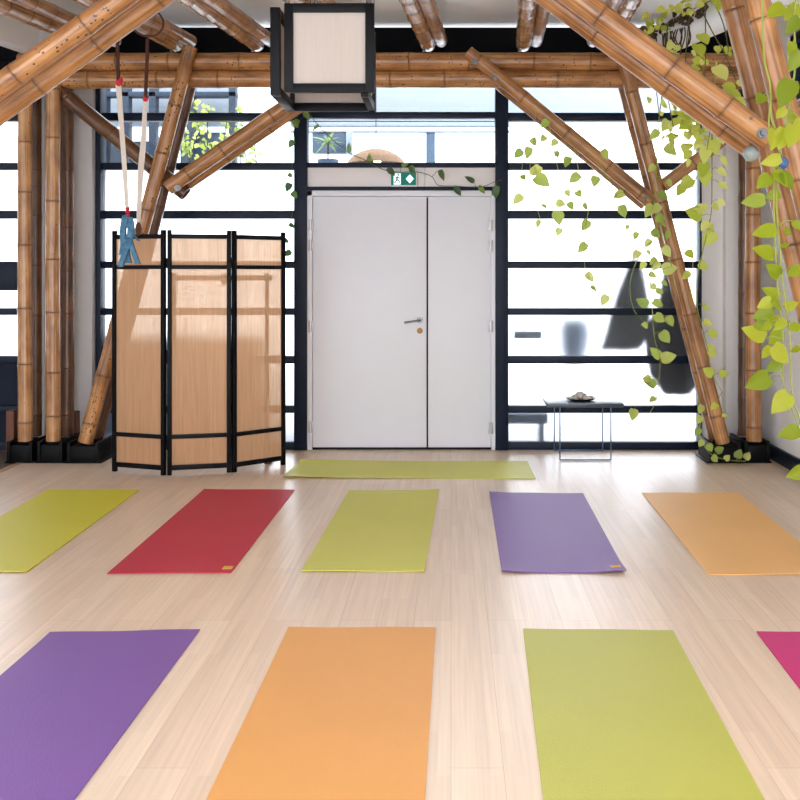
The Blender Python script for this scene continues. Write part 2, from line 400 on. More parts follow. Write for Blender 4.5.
# ================================================================== SETTING
ZC = lambda Y: 3.43 - .058 * (YW - Y)          # ceiling height
XR, XL, YB = 2.47, -6.2, -1.8
XF = -3.21                                     # edge of the wooden floor
def struct(name, bm, m, label, cat, origin=None):
    return tag(obj(name, bm, m, None, origin), label, cat, kind='structure')
struct('floor', newbox((XF, YB, -.12), (XR, YW + .12, 0)), M['floor'], 'pale bamboo plank floor under the yoga mats', 'floor', (0, 4, 0))
struct('floor_side', newbox((XL, YB, -.12), (XF - .05, YW + .12, -.004)), M['concrete'], 'dark grey floor strip beyond the wooden floor at the left', 'floor', (-4, 4, 0))
struct('trim_1', newbox((XF - .05, YB, -.12), (XF, YW - .1, .004), .002), M['trimwood'], 'pale wood edging strip along the left side of the wooden floor', 'trim', (XF, 4, 0))
bm = bmesh.new()
for k, zz in ((0, 0), (1, .12)):
    pass
v = [bm.verts.new(p) for p in ((XL, YB, ZC(YB)), (XR + .1, YB, ZC(YB)), (XR + .1, YW + .15, ZC(YW + .15)), (XL, YW + .15, ZC(YW + .15)))]
v2 = [bm.verts.new(q.co + Vector((0, 0, .12))) for q in v]
bm.faces.new(v); bm.faces.new(v2[::-1])
for i in range(4): bm.faces.new((v[i], v2[i], v2[(i + 1) % 4], v[(i + 1) % 4]))
bmesh.ops.recalc_face_normals(bm, faces=bm.faces)
struct('ceiling', bm, M['ceiling'], 'white ceiling above the bamboo joists', 'ceiling', (0, 4, 3.3))
# right wall with a high window opening
wy0, wy1, wz0, wz1 = 6.55, 7.2, 2.66, 3.16
bm = bmesh.new()
box(bm, (XR, YB, 0), (XR + .15, wy0, 3.5)); box(bm, (XR, wy1, 0), (XR + .15, YW + .15, 3.5))
box(bm, (XR, wy0, 0), (XR + .15, wy1, wz0)); box(bm, (XR, wy0, wz1), (XR + .15, wy1, 3.5))
struct('wall_right', bm, M['wall'], 'white wall at the right behind the hanging vines', 'wall', (XR, 4, 0))
wn = thing('window_5', 'small dark framed high window in the right wall', 'window', (XR, 6.9, wz0), kind='structure')
bm = bmesh.new()
for y0, y1, z0, z1 in ((wy0, wy0 + .06, wz0, wz1), (wy1 - .06, wy1, wz0, wz1), (wy0, wy1, wz0, wz0 + .06), (wy0, wy1, wz1 - .06, wz1), (6.84, 6.9, wz0, wz1)):
    box(bm, (XR + .02, y0, z0), (XR + .1, y1, z1), .004)
obj('window_frame', bm, M['frame'], wn)
obj('pane', newbox((XR + .05, wy0 + .05, wz0 + .05), (XR + .058, wy1 - .05, wz1 - .05)), M['glass'], wn)
struct('baseboard_right', newbox((XR - .025, .0, 0), (XR, YW - .02, .11), .004), M['frame'], 'black baseboard along the right wall', 'baseboard', (XR, 5, 0))
# wall pieces in the window wall
x97, x39, x700 = P(98, 0, YW).x, P(39, 0, YW).x, P(699, 0, YW).x
struct('wall_back_left', newbox((x39, YW - .14, 0), (x97, YW + .12, 3.5)), M['pier'], 'grey wall pier behind the left bamboo posts', 'wall', (x39, YW, 0))
bm = bmesh.new(); box(bm, (x700, YW - .02, 0), (XR + .1, YW + .12, 3.5)); box(bm, (P(722, 0, YW).x, YW - .1, 0), (P(737, 0, YW).x, YW - .01, 3.4), .006)
struct('wall_back_right', bm, M['wall'], 'white end wall with a shallow pilaster behind the right bamboo posts', 'wall', (x700, YW, 0))
struct('trim_2', newbox((XL, YW - .1, P(0, 62, YW).z), (P(736, 0, YW).x, YW + .04, P(0, 27.5, YW - .1).z)), M['blackbeam'], 'black painted steel beam under the ceiling above the windows', 'beam', (0, YW, 3))
struct('wall_left', newbox((XL - .15, YB, 0), (XL, YW + .1, 3.5)), M['wall'], 'white side wall at the far left beyond the dark floor', 'wall', (XL, 4, 0))
struct('trim_6', newbox((XL, YW - .06, P(0, 112, YW).z), (x39, YW + .05, P(0, 58, YW).z)), M['blackbeam'], 'dark boarding above the leftmost window', 'trim', (-4, YW, 2.8))
struct('trim_7', newbox((P(40, 0, 7.72).x, 7.69, 0), (P(45.5, 0, 7.72).x, 7.75, 2.88), .006), M['white'], 'slim white strip added as the bright pier edge, between the two left bamboo posts', 'trim', (P(43, 0, 7.72).x, 7.72, 0))  # white strip added for the pier edge that catches the window light
# white boxed beam at the top left
d = Vector((.058, 1, .058)).normalized()
e = P(36, 36, 7.45); bm = bmesh.new()
dz = .13; wv = .11
A0 = e - d * 4; cs = []
for q in (A0, e):
    cs.append([bm.verts.new(q + Vector((sx, 0, sz))) for sx, sz in ((-wv, -dz), (wv * .2, -dz), (wv * .2, dz), (-wv, dz))])
for i in range(4): bm.faces.new((cs[0][i], cs[0][(i + 1) % 4], cs[1][(i + 1) % 4], cs[1][i]))
bm.faces.new(cs[0]); bm.faces.new(cs[1]); bmesh.ops.recalc_face_normals(bm, faces=bm.faces)
struct('trim_3', bm, M['wall'], 'white boxed beam under the ceiling at the top left', 'beam', tuple(e))

# ---- windows
BARS = [(117.3, 8), (166.6, 7), (214.8, 8), (264.8, 7), (311.5, 7), (359.5, 7.5), (409, 7), (446, 9)]
PPM = F / YW
def window(name, label, x0, x1, bars, yt, yb, ml, mr, dark_rows=()):
    w = thing(name, label, 'window', tuple(P(x0, yb, YW)), kind='structure')
    bm = bmesh.new()
    def rect(xa, xb, ya, yb_, d0=.035, d1=.05):
        a, b = P(xa, yb_, YW), P(xb, ya, YW)
        box(bm, (a.x, YW - d0, a.z), (b.x, YW + d1, b.z), .004)
    if ml: rect(x0, x0 + ml, yt, 449.5, .06, .07)
    if mr: rect(x1 - mr, x1, yt, 449.5, .06, .07)
    for y, h in bars: rect(x0 + (ml or 0), x1 - (mr or 0), y - h / 2, y + h / 2)
    rect(x0 + (ml or 0), x1 - (mr or 0), yt - 2, yt + 4)
    obj('window_frame', bm, M['frame'], w)
    edges = [yt] + [b[0] for b in bars]
    for i, (a, b) in enumerate(zip(edges, edges[1:])):
        p, q = P(x0 + (ml or 0) - 1, b, YW), P(x1 - (mr or 0) + 1, a, YW)
        dark = i in dark_rows
        o = obj('pane', newbox((p.x, YW + .005, p.z), (q.x, YW + .011, q.z)), M['glass'] if b < 168 else (M['frame'] if dark else M['frosted']), w)
        o['label'] = 'clear glass pane' if b < 168 else ('dark solid lower panel' if dark else 'frosted glass pane')
    return w
window('window_1', 'leftmost frosted window with dark frame, cut by the left edge of the photo', -330, 39, BARS[:3] + [(276, 29)] + BARS[4:], 86, 455, 0, 4, dark_rows=(6, 7))
window('window_2', 'wide dark framed window behind the folding screen', 93, 308, BARS, 60, 455, 10, 13)
window('window_3', 'clear fanlight window above the white double door', 308, 495, [(115.5, 6), (165.5, 5)], 60, 168, 0, 0)
window('window_4', 'frosted window behind the low side table, right of the door', 495, 700, BARS, 60, 449, 13, 2)

# ---- door
yd = YW - .0
dr = thing('door_1', 'white unequal double door under the green exit sign', 'door', tuple(P(401, 449, YW)), kind='structure')
def prect(bm, xa, xb, ya, yb, Y0, Y1, bev=.003):
    a, b = P(xa, yb, YW), P(xb, ya, YW); box(bm, (a.x, Y0, a.z), (b.x, Y1, b.z), bev)
bm = bmesh.new()
prect(bm, 308, 313, 191, 449, YW - .05, YW + .08); prect(bm, 491, 496, 191, 449, YW - .05, YW + .08); prect(bm, 308, 496, 191, 196.5, YW - .05, YW + .08)
obj('door_frame', bm, M['door'], dr)
lf = obj('door_leaf', (lambda b: (prect(b, 313.6, 426.6, 197.2, 446.6, YW - .035, YW + .01, .004), b)[1])(bmesh.new()), M['door'], dr); lf['label'] = 'wide main leaf with the handle'
lf2 = obj('door_leaf', (lambda b: (prect(b, 428.2, 490.6, 197.2, 446.6, YW - .035, YW + .01, .004), b)[1])(bmesh.new()), M['door'], dr); lf2['label'] = 'narrow second leaf'
obj('dark_gap_strip', (lambda b: (prect(b, 424, 431, 197.2, 446.6, YW + .012, YW + .03, .001), b)[1])(bmesh.new()), M['shoe'], dr)  # black backing paints in the dark of the gap between the leaves
obj('threshold', (lambda b: (prect(b, 313, 491, 446.8, 449.2, YW - .03, YW + .05, .001), b)[1])(bmesh.new()), M['black'], dr)
for hx, hy in ((311.5, 225), (311.5, 245.5), (311.5, 326), (311.5, 426), (490.5, 226), (490.5, 246), (490.5, 326), (490.5, 427)):
    bm = bmesh.new(); p = P(hx, hy, YW)
    tube(bm, [p + Vector((0, -.062, -.045)), p + Vector((0, -.062, .045))], .013, 12)
    box(bm, p + Vector((-.02, -.056, -.045)), p + Vector((.02, -.05, .045)), .001)
    obj('hinge', bm, M['white_metal'], dr)
# handle and lock on the main leaf
bm = bmesh.new(); p = P(420, 320, YW); yl = YW - .035
tube(bm, [Vector((p.x, yl + .002, p.z)), Vector((p.x, yl - .012, p.z))], .026, 20)
q = [Vector((p.x, yl - .01, p.z)), Vector((p.x, yl - .05, p.z)), Vector((p.x - .02, yl - .058, p.z - .002)), Vector((p.x - .125, yl - .056, p.z - .017))]
tube(bm, smooth_path(q, 4), .0085, 10)
h = obj('door_handle', bm, M['steel'], lf); h['label'] = 'steel lever handle'
bm = bmesh.new(); p = P(420, 330.5, YW)
tube(bm, [Vector((p.x, yl + .002, p.z)), Vector((p.x, yl - .008, p.z))], .024, 20); tube(bm, [Vector((p.x, yl - .008, p.z)), Vector((p.x, yl - .018, p.z))], .011, 14)
box(bm, (p.x - .004, yl - .03, p.z - .012), (p.x + .004, yl - .016, p.z + .012), .002)
h = obj('lock_cylinder', bm, M['brass'], lf); h['label'] = 'round brass lock cylinder'
# transom panel over the door + black strip
bm = bmesh.new(); prect(bm, 308, 424.8, 168, 187.5, YW - .03, YW + .06); prect(bm, 425.3, 496, 168, 187.5, YW - .03, YW + .06); prect(bm, 308, 496, 168, 187.5, YW - .01, YW + .055)
struct('trim_4', bm, M['panel'], 'off white panel between the fanlight and the door', 'panel', tuple(P(400, 187, YW)))
bm = bmesh.new(); prect(bm, 306, 497, 187.2, 191, YW - .055, YW + .06)
struct('trim_5', bm, M['frame'], 'thin dark strip directly above the white door', 'trim', tuple(P(400, 190, YW)))

# ================================================================== EXIT SIGN
YE = YW - .04
sg = thing('exit_sign', 'small lit green exit sign over the white double door', 'sign', tuple(P(404, 186, YE)))
def srect(bm, xa, xb, ya, yb, Y0, Y1, bev=.0):
    a, b = P(xa, yb, YE), P(xb, ya, YE); box(bm, (a.x, Y0, a.z), (b.x, Y1, b.z), bev)
bm = bmesh.new(); srect(bm, 390.3, 417.2, 171, 187, YE - .035, YE + .01, .006); obj('housing', bm, M['white'], sg)
bm = bmesh.new(); srect(bm, 391.3, 416.2, 173, 185.6, YE - .039, YE - .033, .001); pl = obj('face_plate', bm, M['sign_green'], sg)
def fill(bm, pts, Y, th=.004):
    vs = [bm.verts.new(P(x, y, YE) * 1.0) for x, y in pts]
    for q in vs: q.co.y = Y
    f = bm.faces.new(vs); r = bmesh.ops.extrude_face_region(bm, geom=[f])
    for g in r['geom']:
        if isinstance(g, bmesh.types.BMVert): g.co.y -= th
    bmesh.ops.recalc_face_normals(bm, faces=bm.faces)
bm = bmesh.new(); Yf = YE - .0385
srect(bm, 394, 401, 174, 185, Yf - .002, Yf, 0)                                        # doorway
o = obj('doorway_symbol', bm, M['sign_white'], pl)
bm = bmesh.new(); Yg = YE - .041
tube(bm, [P(398.6, 175.4, YE) + Vector((0, Yg - YE, 0)), P(398.6, 175.4, YE) + Vector((0, Yg - YE - .002, 0))], .008, 12)
for a, b, w in (((397.9, 177), (396.9, 180.4), 1.5), ((397.9, 177.2), (400.1, 178.7), .8), ((397.6, 177.3), (395.6, 178.6), .8), ((397.2, 180.2), (399.6, 181.4), 1.0), ((399.6, 181.4), (399.2, 184), .9), ((396.9, 180.2), (396, 182.6), 1.0), ((396, 182.6), (394.5, 183.4), .9)):
    dx, dy = b[0] - a[0], b[1] - a[1]; l = math.hypot(dx, dy); nx, ny = -dy / l * w / 2, dx / l * w / 2
    fill(bm, [(a[0] + nx, a[1] + ny), (b[0] + nx, b[1] + ny), (b[0] - nx, b[1] - ny), (a[0] - nx, a[1] - ny)], Yg, .002)
obj('running_figure_symbol', bm, M['sign_green'], pl)
bm = bmesh.new()
fill(bm, [(406, 179.3), (410, 174.8), (414, 179.3), (410, 183.8)], Yf, .003)
obj('arrow_symbol', bm, M['sign_white'], pl)

# ================================================================== BAMBOO FRAME
Y0 = 7.5; DY = .105
def shoe(bm, c, w, d, h=.16):
    box(bm, (c.x - w, c.y - d, 0), (c.x + w, c.y + d, .012), .003)
    tube(bm, [c, Vector((c.x, c.y, h))], .046, 16)
    for s in (-1, 1): box(bm, (c.x + s * w * .75 - .012, c.y - d, 0), (c.x + s * w * .75 + .012, c.y + d, h * 1.05), .003)
    box(bm, (c.x - w * .8, c.y - .012, 0), (c.x + w * .8, c.y + .012, h * .9), .003)
    box(bm, (c.x - w * .85, c.y - d * .95, .0), (c.x + w * .85, c.y + d * .95, h * .85), .006)

def pair(name, parent, a, b, Yc, r, mats, seeds, dy=DY, gap=.38):
    """two canes side by side in depth: a, b are pixel points on the front cane"""
    Yf, Yb = Yc - dy, Yc + dy
    pa, pb = P(a[0], a[1], Yf), P(b[0], b[1], Yf)
    o1 = bamboo(name, pa, pb, r, mats[0], parent, seeds, gap)
    sh = Vector((0, 2 * dy, 0))
    o2 = bamboo(name, pa + sh, pb + sh, r, mats[1], parent, seeds + 50, gap)
    return o1, o2, pa, pb

# back left tree
t = thing('bamboo_tree_column', 'leaning double bamboo column with two branches behind the folding screen', 'column', tuple(G(92, 461)), 'branching bamboo columns')
_, _, pa, pb = pair('leg', t, (85.5, 442), (190.5, 47), Y0, .054, (M['bamboo_dots'], M['bamboo_dark_shaded']), 1)
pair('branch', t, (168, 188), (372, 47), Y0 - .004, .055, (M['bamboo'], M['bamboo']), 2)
o1 = bamboo('branch', P(48, 82, Y0 + .0), P(186, 194, Y0 + .0), .06, M['bamboo_dark_shaded'], t, 3)
bolt(t, P(177.5, 188, Y0 - .105 - .054)); bolt(t, P(187, 55, Y0 - .16), .01)
bm = bmesh.new(); b0 = G(90, 461); c = Vector((pa.x + .0, Y0, 0)); shoe(bm, c, .14, .17, .15)
obj('steel_shoe', bm, M['shoe'], t)
# back right tree
t = thing('bamboo_tree_column', 'leaning double bamboo column right of the low table, wrapped by a vine', 'column', tuple(G(722, 461)), 'branching bamboo columns')
_, _, pa, pb = pair('leg', t, (723, 443), (623, 58), Y0, .052, (M['bamboo'], M['bamboo_few']), 4)
pair('branch', t, (651, 202), (468, 52), Y0 - .004, .052, (M['bamboo'], M['bamboo']), 5)
o1 = bamboo('branch', P(663, 186, Y0 - .1), P(745, 122, Y0 - .1), .048, M['bamboo_pale'], t, 6)
bolt(t, P(475, 62, Y0 - .16)); bolt(t, P(495, 78, Y0 - .16), .01); bolt(t, P(645, 198, Y0 - .16), .01)
bm = bmesh.new(); c = Vector((pa.x, Y0, 0)); shoe(bm, c, .14, .17, .15); obj('steel_shoe', bm, M['shoe'], t)
# front right tree (most of it outside the frame)
Y1 = 4.6
t = thing('bamboo_tree_column', 'nearest bamboo column at the right edge with a thick diagonal branch', 'column', tuple(P(892, 554, Y1)), 'branching bamboo columns')
pair('leg', t, (888, 545), (738, -76), Y1 + .02, .060, (M['bamboo'], M['bamboo']), 7, dy=.15)
pair('branch', t, (768, 139), (478, -75), Y1 - .06, .056, (M['bamboo'], M['bamboo']), 8, dy=.125, gap=.36)
o1 = bamboo('branch', P(776, 138, Y1 - .02), P(900, 28, Y1 - .02), .058, M['bamboo_pale'], t, 9)
bolt(t, P(762, 133.5, Y1 - .06 - .115 - .06), .014); bolt(t, P(751, 118, Y1 - .24), .004)
bm = bmesh.new(); shoe(bm, P(892, 0, Y1) * Vector((1, 1, 0)) if False else Vector((P(892, 0, Y1).x, Y1, 0)), .15, .2, .16); obj('steel_shoe', bm, M['shoe'], t)
# front left tree
t = thing('bamboo_tree_column', 'nearest bamboo column at the left with a thick double branch crossing the top left corner', 'column', tuple(Vector((-2.95, Y1, 0))), 'branching bamboo columns')
pair('leg', t, (-185, 548), (-36, -76), Y1, .058, (M['bamboo'], M['bamboo']), 10)
pair('branch', t, (-55, 125), (226, -77), Y1 - .02, .051, (M['bamboo_few'], M['bamboo']), 11, dy=.12, gap=.34)
bm = bmesh.new(); shoe(bm, Vector((P(-185, 0, Y1).x, Y1, 0)), .15, .2, .16); obj('steel_shoe', bm, M['shoe'], t)

# vertical double posts
def post(label, xf, Yf, xb, Yb, ytop, mats, seed, r=.052, rb=.05):
    a = P(xf, 0, Yf); b = P(xb, 0, Yb)
    t = thing('bamboo_post', label, 'post', (a.x, (Yf + Yb) / 2, 0), 'upright bamboo posts')
    bamboo('cane', (a.x, Yf, .155), (a.x, Yf, ytop), r, mats[0], t, seed, .41)
    bamboo('cane', (b.x, Yb, .155), (b.x, Yb, ytop), rb, mats[1], t, seed + 1, .41)
    bm = bmesh.new(); shoe(bm, Vector(((a.x + b.x) / 2, (Yf + Yb) / 2, 0)), .11, (Yb - Yf) / 2 + .08, .155); obj('steel_shoe', bm, M['shoe'], t)
    return t
post('leftmost upright pair of bamboo canes in front of the left window', 25.5, 7.42, 35.5, 7.66, 2.98, (M['bamboo_pale'], M['bamboo_dark_shaded']), 21, rb=.045)
post('upright pair of bamboo canes in front of the grey wall pier, nearer the folding screen', 53.5, 7.42, 66.5, 7.66, 2.98, (M['bamboo_pale'], M['bamboo_dark_shaded']), 24, rb=.053)
post('upright pair of bamboo canes in the right corner beside the white wall', 754, 7.42, 744.5, 7.66, 2.98, (M['bamboo'], M['bamboo_dark_shaded']), 27, .057, .048)
# short timber stubs beside the shoes
for (xa, xb, yt, yb, Y, lab) in ((7.5, 15.5, 410, 455, 7.6, 'short reddish timber block left of the leftmost bamboo post'), (70.5, 79, 411, 455, 7.78, 'short reddish timber block between the bamboo post and the leaning column')):
    a, b = P(xa, yb, Y), P(xb, yt, Y)
    bm = bmesh.new(); box(bm, (a.x, Y - .03, 0), (b.x, Y + .03, b.z), .006)
    tag(obj('timber_block', bm, M['redwood'], None, (a.x, Y, 0)), lab, 'block', 'timber blocks at the post feet')

# horizontal double beam
t = thing('bamboo_beam', 'long horizontal double bamboo beam across the top of the windows', 'beam', tuple(P(60, 80, Y0)))
bamboo('cane', P(20, 62.3, Y0), P(756, 62.3, Y0), .0695, M['bamboo_few'], t, 31, .46, 0)
bamboo('cane', P(20, 80.6, Y0), P(756, 80.6, Y0), .0665, M['bamboo_few'], t, 32, .46, 0)

# ceiling joists (double canes running to the window wall)
JD = Vector((.058, 1, .058))
jl = ['first bamboo ceiling joist from the left, behind the thick diagonal branch', 'second bamboo ceiling joist from the left, carrying the dark cord of a strap', 'bamboo ceiling joist just left of the black lantern',
      'bamboo ceiling joist behind the black lantern', 'bamboo ceiling joist just right of the black lantern', 'bamboo ceiling joist above the top end of the right diagonal branch', 'bamboo ceiling joist crossing behind the thick right branch']
for k, (x, y) in enumerate(((100, 46), (176, 45), (257, 44), (343, 44), (428, 44), (523.5, 44), (607, 44))):
    e = P(x, y, Y0 + .0)
    e.z = 3.04 + .07 + .068
    t = thing('bamboo_joist', jl[k], 'joist', tuple(e), 'bamboo ceiling joists')
    bamboo('cane', e - JD * 4.4, e, .06, M['bamboo_joist'], t, 40 + k, .27)
    s = 1 if x < 560 else -1
    e2 = e + Vector((.1 * s, .05, .035))
    bamboo('cane', e2 - JD * 4.4, e2, .05, M['bamboo_few'], t, 60 + k, .27)
    bm = bmesh.new(); tube(bm, [e + Vector((-.03, -.02, -.062)), e + Vector((-.03, -.02, .05))], .012, 8); obj('bolt', bm, M['steel'], t)

# ================================================================== LANTERN
YL = 4.0
lt = thing('lantern', 'square hanging paper lantern with thick black frames below the ceiling', 'lamp', tuple(P(328, 100, YL + .18)))
def LZ(y): return P(0, y, YL).z
def LX(x): return P(x, 0, YL).x
s = LX(375) - LX(270)
xa, xb = LX(284), LX(374); zt, zb = LZ(3), LZ(92)
# front framed panel
def framed(name, lo, hi, axis, w, th):
    bm = bmesh.new()
    if axis == 'y':
        y0, y1 = lo[1], lo[1] + th
        box(bm, (lo[0], y0, lo[2]), (lo[0] + w, y1, hi[2]), .002); box(bm, (hi[0] - w, y0, lo[2]), (hi[0], y1, hi[2]), .002)
        box(bm, (lo[0] + w, y0, lo[2]), (hi[0] - w, y1, lo[2] + w), .002); box(bm, (lo[0] + w, y0, hi[2] - w), (hi[0] - w, y1, hi[2]), .002)
    else:
        x0, x1 = lo[0], lo[0] + th
        box(bm, (x0, lo[1], lo[2]), (x1, lo[1] + w, hi[2]), .002); box(bm, (x0, hi[1] - w, lo[2]), (x1, hi[1], hi[2]), .002)
        box(bm, (x0, lo[1] + w, lo[2]), (x1, hi[1] - w, lo[2] + w), .002); box(bm, (x0, lo[1] + w, hi[2] - w), (x1, hi[1] - w, hi[2]), .002)
    f = obj('panel_frame', bm, M['black'], lt)
    bm = bmesh.new()
    if axis == 'y': box(bm, (lo[0] + w * .8, lo[1] + th * .45, lo[2] + w * .8), (hi[0] - w * .8, lo[1] + th * .6, hi[2] - w * .8))
    else: box(bm, (lo[0] + th * .45, lo[1] + w * .8, lo[2] + w * .8), (lo[0] + th * .6, hi[1] - w * .8, hi[2] - w * .8))
    obj('paper_panel', bm, M['lamp_paper'], f)
W = .036; TH = .032
yb_ = YL + s * .9
framed('f', (xa, YL, zb), (xb, 0, zt), 'y', W, TH)
framed('b', (LX(270), yb_, LZ(95)), (LX(368), 0, LZ(7)), 'y', W, TH)
framed('l', (LX(270), YL + .0, LZ(95)), (0, yb_, LZ(7)), 'x', W, .04)
framed('r', (LX(360), YL + TH, LZ(95)), (0, yb_ + TH, LZ(7)), 'x', W, .03)
bm = bmesh.new()
for (x, y) in ((LX(284) + .01, YL + .02), (LX(372), YL + .02), (LX(300), yb_), (LX(360), yb_)):
    tube(bm, [Vector((x, y, zt - .02)), Vector((x, y, ZC(y) + .02))], .009, 8)
obj('hanging_rod', bm, M['steel'], lt)
bm = bmesh.new(); cc = P(329, 40, YL); cc.y = YL + s * .5
lathe(bm, cc, [(0, -.05), (.03, -.04), (.045, 0), (.03, .04), (.018, .06), (.018, .1), (0, .1)], 18)
obj('bulb', bm, M['white'], lt)

# ================================================================== HANGING STRAPS
def strip(bm, pts, w, th=.006):
    pts = smooth_path(pts, 5); rows = []
    for i, p in enumerate(pts):
        ww = w(i / (len(pts) - 1)) if callable(w) else w
        rows.append([bm.verts.new(p + Vector((sx * ww / 2, sy * th / 2, 0))) for sx, sy in ((-1, -1), (1, -1), (1, 1), (-1, 1))])
    for a, b in zip(rows, rows[1:]):
        for k in range(4): bm.faces.new((a[k], a[(k + 1) % 4], b[(k + 1) % 4], b[k]))
    bm.faces.new(rows[0]); bm.faces.new(rows[-1]); bmesh.ops.recalc_face_normals(bm, faces=bm.faces)
def lump(bm, c, rx, ry, rz, seed=0, amp=.25, n=2):
    r = bmesh.ops.create_icosphere(bm, subdivisions=n, radius=1)
    for v in r['verts']:
        k = 1 + amp * noise.noise(v.co * 1.8 + Vector((seed, seed * .7, 0)))
        v.co = Vector((v.co.x * rx * k, v.co.y * ry * k, v.co.z * rz * k)) + c
YS = 6.35
t = thing('hanging_sling', 'left cream hanging strap with red knots and a blue cloth handle', 'strap', tuple(P(118, 20, YS)), 'hanging straps by the folding screen')
bm = bmesh.new(); tube(bm, smooth_path([P(117, 14, YS), P(117.5, 45, YS), P(118, 70, YS), P(118.5, 84, YS)], 4), .0125, 8); obj('cord', bm, M['cord'], t)
bm = bmesh.new(); lump(bm, P(119, 82.5, YS), .022, .018, .025, 3); lump(bm, P(121, 79.5, YS - .01), .012, .012, .014, 5); obj('knot', bm, M['red'], t)
bm = bmesh.new(); strip(bm, [P(118.5, 85, YS), P(121, 120, YS), P(124, 160, YS), P(126.5, 200, YS), P(127.5, 210, YS)], lambda q: .036 - .012 * q); obj('webbing', bm, M['strap'], t)
bm = bmesh.new()
for k in range(4): lump(bm, P(127.6, 209 + k * 3.2, YS), .016, .014, .013, k)
obj('knot', bm, M['red'], t)
bm = bmesh.new()
strip(bm, [P(126.5, 217, YS), P(124, 223, YS - .01), P(123, 234, YS - .02), P(124, 244, YS - .01), P(122, 255, YS)], .036, .03)
strip(bm, [P(129, 217, YS), P(131, 227, YS - .02), P(129, 242, YS - .03), P(124, 256, YS - .02), P(120.5, 267, YS)], lambda q: .042 - .012 * q, .03)
strip(bm, [P(129, 236, YS), P(133, 250, YS - .03), P(138, 264, YS - .02)], .03, .028)
strip(bm, [P(127, 222, YS), P(134, 235, YS + .02), P(139, 241, YS)], .016, .016)
strip(bm, [P(127, 236, YS + .02), P(126, 252, YS + .02), P(128, 263, YS + .02)], .045, .03)
lump(bm, P(128, 240, YS - .03), .03, .026, .022, 3)
lump(bm, P(125, 222, YS - .02), .028, .024, .05, 6)
obj('cloth_handle', bm, M['denim'], t)
YS = 6.5
t = thing('hanging_sling', 'right cream hanging strap with a dark cord looped over a bamboo joist', 'strap', tuple(P(146, 20, YS)), 'hanging straps by the folding screen')
bm = bmesh.new(); tube(bm, smooth_path([P(147.5, 39, YS), P(147, 60, YS), P(146, 85, YS), P(145.5, 98, YS)], 4), .0125, 8)
jc = P(147, 22, YS); tube(bm, [jc + Vector((.095 * math.cos(a) , .05 * math.cos(a), .095 * math.sin(a) - .0)) for a in [i * math.pi / 10 for i in range(21)]], .007, 8)
obj('cord', bm, M['cord'], t)
bm = bmesh.new(); lump(bm, P(145.5, 99, YS), .02, .018, .02, 7); obj('knot', bm, M['red'], t)
bm = bmesh.new(); strip(bm, [P(145, 101, YS), P(143.5, 140, YS), P(140.5, 175, YS), P(138.5, 225, YS)], lambda q: .022 + .016 * math.sin(3 * q)); obj('webbing', bm, M['strap'], t)
bm = bmesh.new(); lump(bm, P(138.5, 229, YS), .02, .02, .05, 9); obj('knot', bm, M['brownknot'], t)

# ================================================================== FOLDING SCREEN
ptsS = [G(114.8, 471.3), G(163.5, 475.2), G(169.5, 475.2), G(229, 472.3), G(234.2, 472.2), G(283, 464.8)]
sc_ = thing('folding_screen', 'three panel folding screen of beige woven cloth in black frames', 'screen', tuple(ptsS[2]))
HS = 1.728
for k in range(3):
    a, b = ptsS[2 * k].copy(), ptsS[2 * k + 1].copy(); a.z = b.z = 0
    L = (b - a).length; ang = math.atan2((b - a).y, (b - a).x)
    mt = Matrix.Translation(a) @ Matrix.Rotation(ang, 4, 'Z')
    bm = bmesh.new(); w = .032
    for x in (-w / 2, L - w / 2): box(bm, (x, -.014, 0), (x + w, .014, HS), .003, mt)
    for z0, z1 in ((1.667, 1.699), (1.452, 1.48), (.255, .285), (.035, .07)): box(bm, (w / 2, -.011, z0), (L - w / 2, .011, z1), .002, mt)
    f = obj('screen_panel', bm, M['black'], sc_)
    f['label'] = ('left black framed panel, under the blue cloth handle', 'middle black framed panel', 'right black framed panel, nearest the door')[k]
    for z0, z1 in ((1.476, 1.671), (.28, 1.456), (.065, .26)):
        obj('woven_cloth', newbox((w / 2 - .002, -.0015, z0), (L - w / 2 + .002, .0015, z1), 0, mt), M['screen'], f)
for q in (ptsS[1] * .5 + ptsS[2] * .5, ptsS[3] * .5 + ptsS[4] * .5):
    for z in (.25, .85, 1.5):
        bm = bmesh.new(); tube(bm, [Vector((q.x, q.y + .004, z - .03)), Vector((q.x, q.y + .004, z + .03))], .007, 8)
        obj('hinge', bm, M['black'], sc_)

YR = 7.3
cr_ = thing('clothes_rail', 'slim rail stand showing faintly through the woven folding screen', 'rail', (P(221, 0, YR).x, YR, 0))
for x in (174, 267):
    c_ = P(x, 0, YR); bm = bmesh.new(); tube(bm, [Vector((c_.x, YR, .02)), Vector((c_.x, YR, P(0, 273, YR).z))], .016, 10); obj('post', bm, M['redwood'], cr_)
    bm = newbox((c_.x - .022, YR + .0, 0), (c_.x + .022, YR + .3, .025), .005); obj('foot', bm, M['redwood'], cr_)
bm = bmesh.new(); tube(bm, [P(171, 278, YR), P(272, 278, YR)], .02, 10)
obj('rail', bm, M['redwood'], cr_)
bm = bmesh.new(); lump(bm, P(224, 279, YR - .01), .022, .022, .05, 2); obj('clamp', bm, M['redwood'], cr_)

